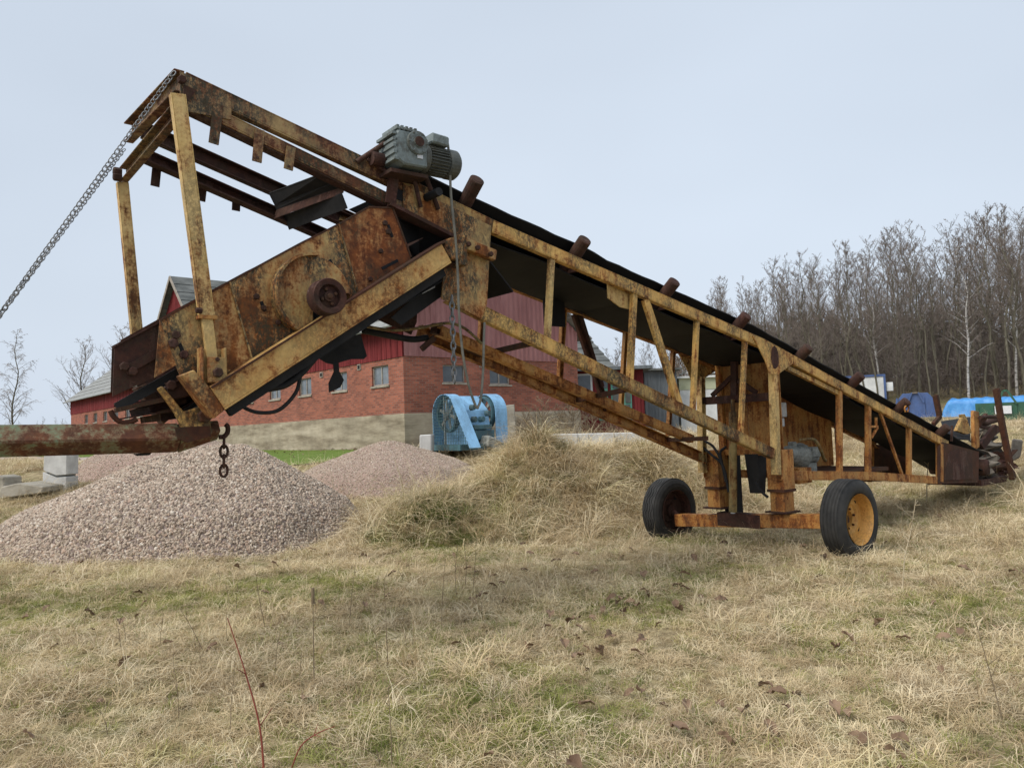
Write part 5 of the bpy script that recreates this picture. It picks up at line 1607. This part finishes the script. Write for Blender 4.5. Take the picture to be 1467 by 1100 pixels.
# ------------------------------------------------------------------ bare trees
def tree_meshes(seed, height, trunk_r, spread=.30, first=.32, nbr=46, twig_r=.014, bark='bark', twig='twig', droop=0.0, sub=7):
    r = random.Random(seed)
    tk, cr = MB(), MB()
    pts, lean = [], Vector((r.uniform(-.07, .07), r.uniform(-.07, .07), 0))
    n_ = 12
    for i in range(n_ + 1):
        f = i / n_
        pts.append(Vector((lean.x * height * f + .20 * noise.noise((f * 4, seed, 0)) * height * .06 * 8 * f, lean.y * height * f + .20 * noise.noise((f * 4, 0, seed)) * height * .06 * 8 * f, height * f - .3 * (i == 0))))
    tk.tube(pts, trunk_r, 7, trunk_r * .10, caps=False)
    def on(f):
        k = min(n_ - 1, int(f * n_))
        return pts[k].lerp(pts[k + 1], f * n_ - k)
    for b_ in range(nbr):
        f = first + (1 - first) * (b_ + r.random()) / nbr * .99
        o = on(f)
        a = b_ * 2.4 + r.uniform(-.5, .5)
        ln = height * spread * (1.12 - f) ** .75 * r.uniform(.55, 1.1)
        el = r.uniform(.45, .95)
        d = Vector((math.cos(a) * math.cos(el), math.sin(a) * math.cos(el), math.sin(el)))
        P, p = [o], o.copy()
        for k in range(4):
            d = (d + Vector((r.gauss(0, .12), r.gauss(0, .12), .12 - droop * .15 * k))).normalized()
            p = p + d * (ln / 4)
            P.append(p.copy())
        br = max(twig_r * 1.2, trunk_r * .30 * (1.15 - f))
        tk.tube(P, br, 4, br * .35, caps=False) if f < .75 else cr.tube(P, br, 3, br * .4, caps=False)
        for s_ in range(sub):
            g_ = r.uniform(.2, 1.0)
            kk = min(3, int(g_ * 4))
            so = P[kk].lerp(P[kk + 1], g_ * 4 - kk)
            sd_ = (d + Vector((r.gauss(0, .6), r.gauss(0, .6), r.gauss(.1, .45) - droop * .5))).normalized()
            sl_ = ln * r.uniform(.22, .5) * (1.2 - .5 * g_)
            sp1 = so + sd_ * sl_ * .5
            sd2 = (sd_ + Vector((r.gauss(0, .2), r.gauss(0, .2), .12 - droop * .7))).normalized()
            sp2 = sp1 + sd2 * sl_ * .5
            cr.tube([so, sp1, sp2], twig_r, 3, twig_r * .5, caps=False)
            for q_ in range(5):
                to = so.lerp(sp1, r.random()) if q_ < 2 else sp1.lerp(sp2, r.random())
                td = (sd2 + Vector((r.gauss(0, .6), r.gauss(0, .6), r.gauss(0, .5) - droop * .8))).normalized()
                cr.tube([to, to + td * sl_ * r.uniform(.25, .55)], twig_r * .7, 3, twig_r * .4, caps=False)
    def mk(mb, nm, mt):
        me = bpy.data.meshes.new(nm); me.from_pydata(mb.v, [], mb.f); me.materials.append(MATS[mt]); me.update(); return me
    return mk(tk, 'trunk', bark), mk(cr, 'crown', twig)
def place_tree(name, meshes, x, y, s, rz, label, group, cat='tree'):
    o = bpy.data.objects.new(name, None)
    o.empty_display_size = 1
    COL.objects.link(o)
    o.location = (x, y, H(x, y, False) - .1)
    o.rotation_euler = (0, 0, rz)
    o.scale = (s, s, s)
    tag(o, label=label, cat=cat, group=group)
    for nm, me in zip(('trunk', 'crown'), meshes):
        c = bpy.data.objects.new(nm, me); COL.objects.link(c); c.parent = o
    return o
TV = [tree_meshes(100 + i, 17.0, (.09, .12, .15, .11, .08, .16)[i], (.17, .24, .31, .20, .27, .22)[i], (.40, .30, .22, .45, .18, .34)[i], (32, 40, 38, 28, 36, 44)[i], .0122, sub=8) for i in range(6)]
BV = tree_meshes(150, 17.0, .13, .22, .3, 44, .017, 'birchbark', 'twig', .5)
r = random.Random(21)
n_t = 0
for row, (Y, cnt) in enumerate(((63, 30), (70, 34), (78, 34), (88, 32))):
    for i in range(cnt):
        px = 1010 + (1560 - 1010) * (i + r.uniform(.05, .95)) / cnt
        yy = Y + r.uniform(-3.5, 3.5)
        x = (px - PW / 2) / FPX * yy
        # height of the crowns against the sky
        top = np.interp(px, [1000, 1040, 1100, 1180, 1240, 1300, 1370, 1420, 1470, 1560], [425, 395, 372, 350, 345, 315, 330, 292, 285, 290]) + r.uniform(-8, 40) + row * 4
        zt = at_depth(px, top, yy).z
        s = max(.35, (zt - H(x, yy, False)) / 17.0)
        place_tree('alder_tree', TV[r.randrange(6)], x, yy, s, r.uniform(0, 6.28), 'bare brown alder in the dense wood behind the containers', 'alders of the wood')
for i in range(44):                      # young growth under the crowns
    px = r.uniform(1015, 1540)
    yy = r.uniform(61, 82)
    x = (px - PW / 2) / FPX * yy
    place_tree('young_alder', TV[(2, 4, 1)[i % 3]], x, yy, r.uniform(.30, .55), r.uniform(0, 6.28), 'low young alder under the crowns of the wood', 'young alders of the wood')
for px, yy, top in ((1386, 60, 335), (1262, 66, 360), (1455, 62, 320)):
    x = (px - PW / 2) / FPX * yy
    s = (at_depth(px, top, yy).z - H(x, yy, False)) / 17.0
    place_tree('birch_tree', BV, x, yy, s, r.uniform(0, 6.28), 'white stemmed bare birch at the edge of the wood', 'birches at the wood')
for i in range(22):
    px = 835 + 175 * (i + r.random()) / 22
    yy = r.uniform(62, 84)
    x = (px - PW / 2) / FPX * yy
    top = np.interp(px, [835, 880, 960, 1010], [500, 480, 478, 440]) + r.uniform(-5, 25)
    s = max(.25, (at_depth(px, top, yy).z - H(x, yy, False)) / 17.0)
    place_tree('bare_tree', TV[r.randrange(6)], x, yy, s, r.uniform(0, 6.28), 'low bare tree behind the sheds', 'trees behind the sheds')
LV = tree_meshes(160, 17.0, .16, .26, .22, 40, .016, 'bark', 'paletwig', .75, 7)
LV2 = tree_meshes(161, 17.0, .24, .42, .22, 34, .02, 'bark', 'paletwig', .0, 7)
for (px, yy, top, mv, nm, lab) in ((14, 48, 470, LV, 'birch_tree', 'slender drooping bare birch left of the barn'), (118, 70, 488, LV2, 'bare_tree', 'spreading bare tree behind the barn end'), (172, 78, 470, LV2, 'bare_tree', 'bare tree rising above the barn roof'), (-60, 55, 480, LV, 'birch_tree', 'bare birch beyond the slender drooping birch')):
    x = (px - PW / 2) / FPX * yy
    s = (at_depth(px, top, yy).z - H(x, yy, False)) / 17.0
    place_tree(nm, mv, x, yy, s, r.uniform(0, 6.28), lab, None)
for i in range(26):
    px = -120 + 240 * (i + r.random()) / 26
    yy = r.uniform(210, 300)
    x = (px - PW / 2) / FPX * yy
    s = max(.2, (at_depth(px, 600 + r.uniform(-4, 10), yy).z - H(x, yy, False)) / 17.0)
    place_tree('bare_tree', TV[r.randrange(6)], x, yy, s, r.uniform(0, 6.28), 'tiny bare tree on the far skyline left of the barn', 'trees on the far skyline')
# undergrowth of the wood
ug = tree_meshes(170, 2.6, .03, .5, .05, 26, .016, 'twig', 'twig', .1, 5)
vsu, fsu, dns = [], [], []
for j in range(14):
    for i in range(40):
        y = 66 + j * 2.2
        x = 14 + i * 1.6 + (y - 66) * .3
        vsu.append((x, y, H(x, y, False))); dns.append(.75)
fsu = [(j * 40 + i, j * 40 + i + 1, (j + 1) * 40 + i + 1, (j + 1) * 40 + i) for j in range(13) for i in range(39)]
scatter('undergrowth', vsu, fsu, dns, [1.0] * len(vsu), [ug[1]], 77, .5, 1.5, .15, 'brown leafless undergrowth between the trunks of the wood', 'undergrowth')
thv = [(x_, y_, H(x_, y_, False)) for y_ in np.arange(82, 101, 3.0) for x_ in np.arange(20, 100, 4.0)]
nxx = len(np.arange(20, 100, 4.0)); nyy = len(np.arange(82, 101, 3.0))
thf = [(j * nxx + i, j * nxx + i + 1, (j + 1) * nxx + i + 1, (j + 1) * nxx + i) for j in range(nyy - 1) for i in range(nxx - 1)]
scatter('thicket', thv, thf, [.32] * len(thv), [1.0] * len(thv), [ug[1]], 78, 1.4, 3.2, .15, 'grey brown thicket closing the back of the wood', 'thicket')
# brush along the footing of the barn, behind the wall blocks
bush = [tree_meshes(180 + i, 1.4, .012, .6, .03, 30, .006, 'drystem', 'drystem', .1, 4) for i in range(2)]
for (px, py, Y, s) in ((752, 618, 21.5, .9), (776, 616, 22.2, 1.05), (800, 616, 22.5, .9), (820, 618, 21.6, 1.1), (850, 622, 23, 1.0), (880, 620, 24, .9)):
    p = at_depth(px, py, Y)
    place_tree('dry_bush', bush[px % 2], p.x, Y, s, r.uniform(0, 6.28), 'leafless brown bush between the concrete blocks and the barn footing', 'bushes along the barn', 'bush')

# ------------------------------------------------------------------ weeds standing in the field
def ground_at(px, py):
    d = ray(px, py)
    k = 1.0
    for i in range(400):
        p = CAM + d * k
        if p.z < H(p.x, p.y):
            return p
        k += .04 * max(1, k / 6)
    return p
def stalk(name, pts, r0, mat, lab, group=None, twigs=0, head=False, lean=.0):
    g_ = ground_at(*pts[0])
    Y0 = g_.y
    P = [g_ - Vector((0, 0, .03))]
    for i, (a, b) in enumerate(pts[1:]):
        P.append(at_depth(a, b, Y0 + lean * (i + 1)))
    base = P[0].copy()
    P = [p - base for p in P]
    q = MB(); cp = curve_pts(P, 5) if len(P) > 2 else P
    q.tube(cp, r0, 6, r0 * .4)
    rr = random.Random(int(pts[0][0]))
    for k in range(twigs):
        c = cp[rr.randrange(len(cp) // 3, len(cp))]
        dv = Vector((rr.gauss(0, .5), rr.gauss(0, .5), rr.uniform(.1, .8))).normalized() * rr.uniform(.05, .16)
        q.tube([c, c + dv], r0 * .5, 5, r0 * .25)
    if head:
        q.tube([P[-1] - Vector((0, 0, .10)), P[-1]], r0 * 2.6, 8, r0 * 2.4)
    o = q.build(name, mat, None, label=lab, cat='plant', group=group)
    o.location = base
    return o
stalk('bramble_cane', [(379, 1112), (372, 1040), (352, 965), (326, 885)], .006, 'cane', 'tall reddish bramble cane leaning over the foreground grass', None, 2, False, .05)
stalk('bramble_cane', [(412, 1108), (430, 1070), (455, 1050), (480, 1040)], .0045, 'cane', 'short reddish bramble shoot beside the tall cane', None, 2, False, .03)
stalk('seed_stalk', [(450, 985), (448, 842)], .0045, 'drystem', 'thin upright seed stalk with a brown cylindrical head', None, 0, True)
S1 = 'thin dark dry weed stalk standing in the foreground grass'
for i, pts in enumerate(([(500, 905), (503, 862), (508, 820)], [(556, 960), (553, 890), (550, 830)], [(382, 905), (372, 860), (365, 815)], [(295, 935), (275, 900), (257, 870)], [(632, 905), (634, 850), (638, 800)], [(655, 860), (652, 820), (656, 780)], [(665, 850), (668, 810), (664, 775)], [(676, 862), (680, 815), (683, 770)], [(562, 1110), (560, 1050), (556, 985)], [(800, 1105), (794, 1070), (786, 1045)], [(883, 870), (881, 850), (880, 830)], [(1440, 1040), (1420, 970), (1395, 880)], [(975, 835), (976, 815), (978, 800)], [(545, 1100), (542, 1085), (538, 1070)])):
    stalk('dry_stalk', pts, .0035, 'drystem', S1, 'dry weed stalks in the field', 3)
rs_ = random.Random(88)
for i in range(26):
    bx_, by_ = rs_.uniform(60, 760), rs_.uniform(835, 1060)
    hh = rs_.uniform(.12, .34) * 1110 * 1.0 / (1.6 * 1110 / (by_ - 620))
    dx_ = rs_.uniform(-14, 14)
    stalk('dry_stalk', [(bx_, by_), (bx_ + dx_ * .3, by_ - hh * .5), (bx_ + dx_, by_ - hh)], .0026, 'drystem', S1, 'dry weed stalks in the field', 4)
S2 = 'pale bleached weed stalk beside the gravel heap'
for pts in ([(470, 745), (478, 700), (470, 660)], [(500, 750), (498, 712), (512, 690)], [(540, 745), (530, 700), (548, 672)], [(565, 740), (575, 700), (566, 660)], [(598, 735), (590, 690), (604, 668)], [(450, 760), (444, 725), (436, 700)]):
    stalk('pale_stalk', pts, .006, 'palestem', S2, 'bleached weeds beside the heap', 4)
S3 = 'pale thistle stalk standing at the tail of the conveyor'
for pts in ([(1327, 722), (1328, 690), (1330, 660)], [(1372, 700), (1385, 665), (1408, 618)], [(1388, 698), (1396, 672), (1405, 655)], [(1355, 705), (1352, 685), (1344, 668)]):
    stalk('thistle_stalk', pts, .011, 'palestem', S3, 'thistles at the conveyor tail', 4)
stalk('sapling', [(1292, 850), (1296, 800), (1305, 760), (1312, 715)], .006, 'palestem', 'thin branching pale sapling near the tyre with the yellow rim', None, 14)
stalk('sapling', [(1330, 760), (1300, 735), (1270, 715), (1245, 706)], .005, 'palestem', 'low lichen grey twig reaching over the tyre', None, 12)
stalk('sapling', [(818, 640), (832, 610), (846, 590), (866, 566)], .010, 'twig', 'dark leafless sapling on the top of the grassy mound', None, 9)
